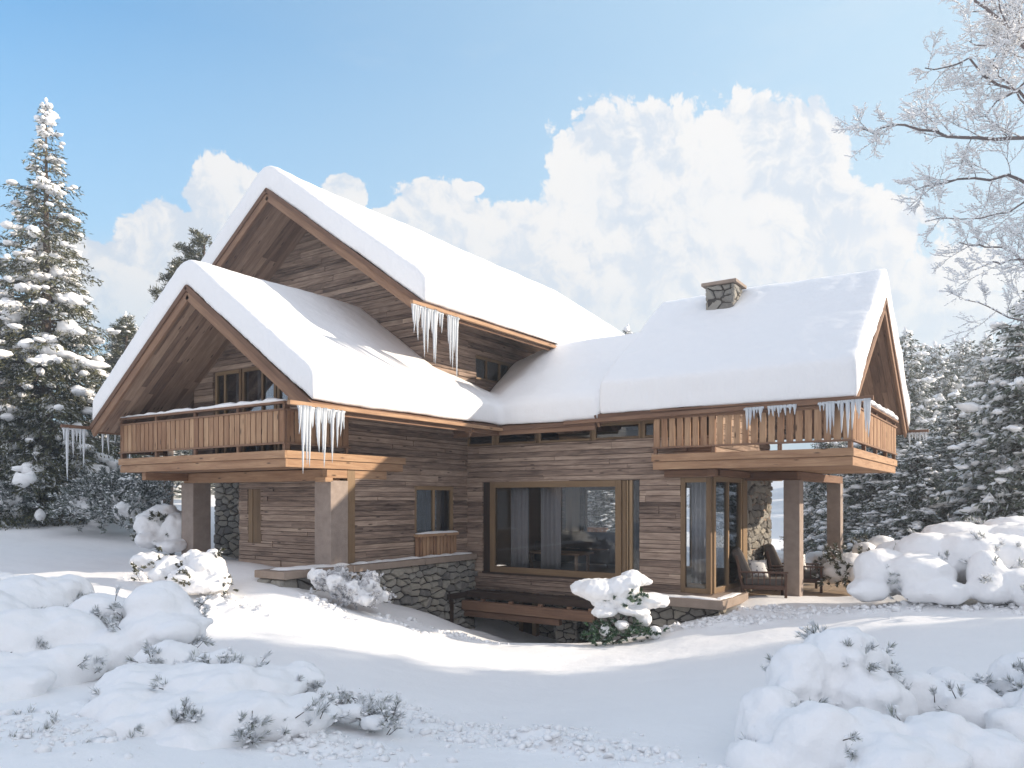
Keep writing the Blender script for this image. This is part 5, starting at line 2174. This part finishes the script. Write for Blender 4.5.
# small pine tree bent under snow in front of the cellar
def bent_pine():
    g = np.random.default_rng(77)
    c = at(608, 640, 14.2)
    root = snow_bush('bent_pine', 'small green pine bent under heavy snow in front of the picture window', [
        E(600, 590, 14.0, 26, 13), E(585, 588, 14.2, 16, 11), E(622, 588, 13.9, 20, 14), E(640, 580, 14.0, 9, 7), E(632, 577, 14.0, 11, 8), E(648, 582, 14, 6, 4), E(648, 600, 14.0, 20, 9), E(662, 601, 14, 9, 7), E(625, 600, 13.9, 16, 8),
        E(606, 604, 13.9, 13, 7), E(604, 612, 13.8, 14, 6), E(630, 610, 13.8, 15, 5), E(645, 620, 13.8, 8, 7), E(655, 632, 13.7, 6, 8), E(640, 612, 13.8, 12, 6), E(605, 630, 13.7, 6, 7), E(622, 625, 13.7, 8, 5)],
        0, 112, vox=.024, smooth=3, disp=.05)
    inv = -root.location
    P, D, L = [], [], []
    tw = MB()
    spots = [(612, 598, 14, 14, 4), (625, 603, 13.8, 16, 6), (636, 598, 13.7, 10, 7), (610, 628, 13.75, 22, 12), (598, 636, 13.7, 12, 14), (632, 630, 13.7, 22, 7), (645, 634, 13.6, 14, 5), (592, 640, 13.8, 8, 10), (618, 640, 13.7, 26, 6)]
    for (px, py, d, rx, ry) in spots:
        for _ in range(26):
            p_ = at(px + g.normal(0, .5) * rx, py + g.normal(0, .5) * ry, d + g.normal(0, .12)) + inv
            dd = np.array([g.normal(0, 1), g.normal(0, 1), g.uniform(-.2, .9)])
            P.append(np.array(p_))
            D.append(dd)
            L.append(g.uniform(.08, .2))
    V, F = sprigs(P, D, L, g, n=40, nl=.06, nw=.006)
    fast_mesh('needles', V, F, M['green'], root, var=g.random(len(F)))
    for a, b, r in (((600, 655, 14), (612, 628, 13.9), .05), ((612, 628, 13.9), (600, 605, 14), .03), ((612, 628, 13.9), (645, 600, 13.95), .025), ((600, 655, 14), (640, 628, 13.8), .03)):
        p0, p1 = at(*a) + inv, at(*b) + inv
        tw.tube([p0, p0.lerp(p1, .5) + Vector((0, 0, .04)), p1], [r, r * .8, r * .5], 6, var=.3)
    tw.build('trunk', M['bark'], root, smooth=True)


bent_pine()


# crumbs of broken snow crust, too many to count
def crumbs():
    g = np.random.default_rng(9)
    C = []
    Sz = []
    for (qx, qy, qd, rx_, ry_, n) in [(480, 722, 7.2, 1.7, .7, 900), (330, 748, 6.2, 1.0, .5, 420), (580, 752, 6.1, 1.1, .4, 350), (60, 740, 5.9, 1.0, .5, 260), (720, 614, 14.0, 1.7, .6, 700), (775, 609, 14.6, 1.2, .6, 350),
                                      (840, 610, 13.2, 1.6, .35, 420), (960, 606, 12.5, 1.8, .3, 420), (235, 604, 13.1, 1.2, .25, 200), (330, 611, 13.4, .8, .2, 150), (400, 622, 13.8, .7, .2, 150), (455, 630, 14.2, 1.1, .25, 260),
                                      (160, 545, 14.5, 1.0, .6, 120), (390, 690, 8.5, .8, .5, 160)]:
        p = at(qx, qy, qd)
        x = p.x + g.normal(0, .42, n) * rx_
        y = p.y + g.normal(0, .42, n) * ry_
        z = ground(x, y)
        s_ = .006 + .040 * g.random(n) ** 5 * (1 if qd < 10 else 1.5)
        C.append(np.c_[x, y, z + s_ * .25])
        Sz.append(s_)
    C, Sz = np.concatenate(C), np.concatenate(Sz)
    n = len(C)
    S = np.c_[Sz * g.uniform(.8, 1.5, n), Sz * g.uniform(.7, 1.2, n), Sz * g.uniform(.5, 1.0, n)]
    V, F = blobs(C, g.uniform(0, 6.28, n), S, 1, 4, .32)
    o = fast_mesh('snow_crumbs', V, F, M['snow'], None, smooth=True)
    tag(o, 'loose crumbs of broken snow crust scattered on the slope', 'snow', None, 'stuff')


crumbs()


# cold air between the trees
def haze():
    bm = bmesh.new()
    bmesh.ops.create_cube(bm, size=1)
    for v in bm.verts:
        v.co = Vector((v.co.x * 330 - 20, v.co.y * 330 + 40, -8 + (v.co.z + .5) * 42))
    me = bpy.data.meshes.new('haze')
    bm.to_mesh(me)
    bm.free()
    m = bpy.data.materials.new('cold_air')
    m.use_nodes = True
    T = NT(m.node_tree)
    T.n.clear()
    out = T.node('ShaderNodeOutputMaterial')
    v = T.node('ShaderNodeVolumePrincipled')
    v.inputs['Color'].default_value = (0.92, 0.95, 1.0, 1)
    v.inputs['Density'].default_value = 0.0032
    v.inputs['Anisotropy'].default_value = 0.3
    T.l.new(v.outputs[0], out.inputs['Volume'])
    o = link('haze', me, m)
    tag(o, 'thin cold haze lying over the slope and the wood', 'haze', None, 'stuff')


haze()
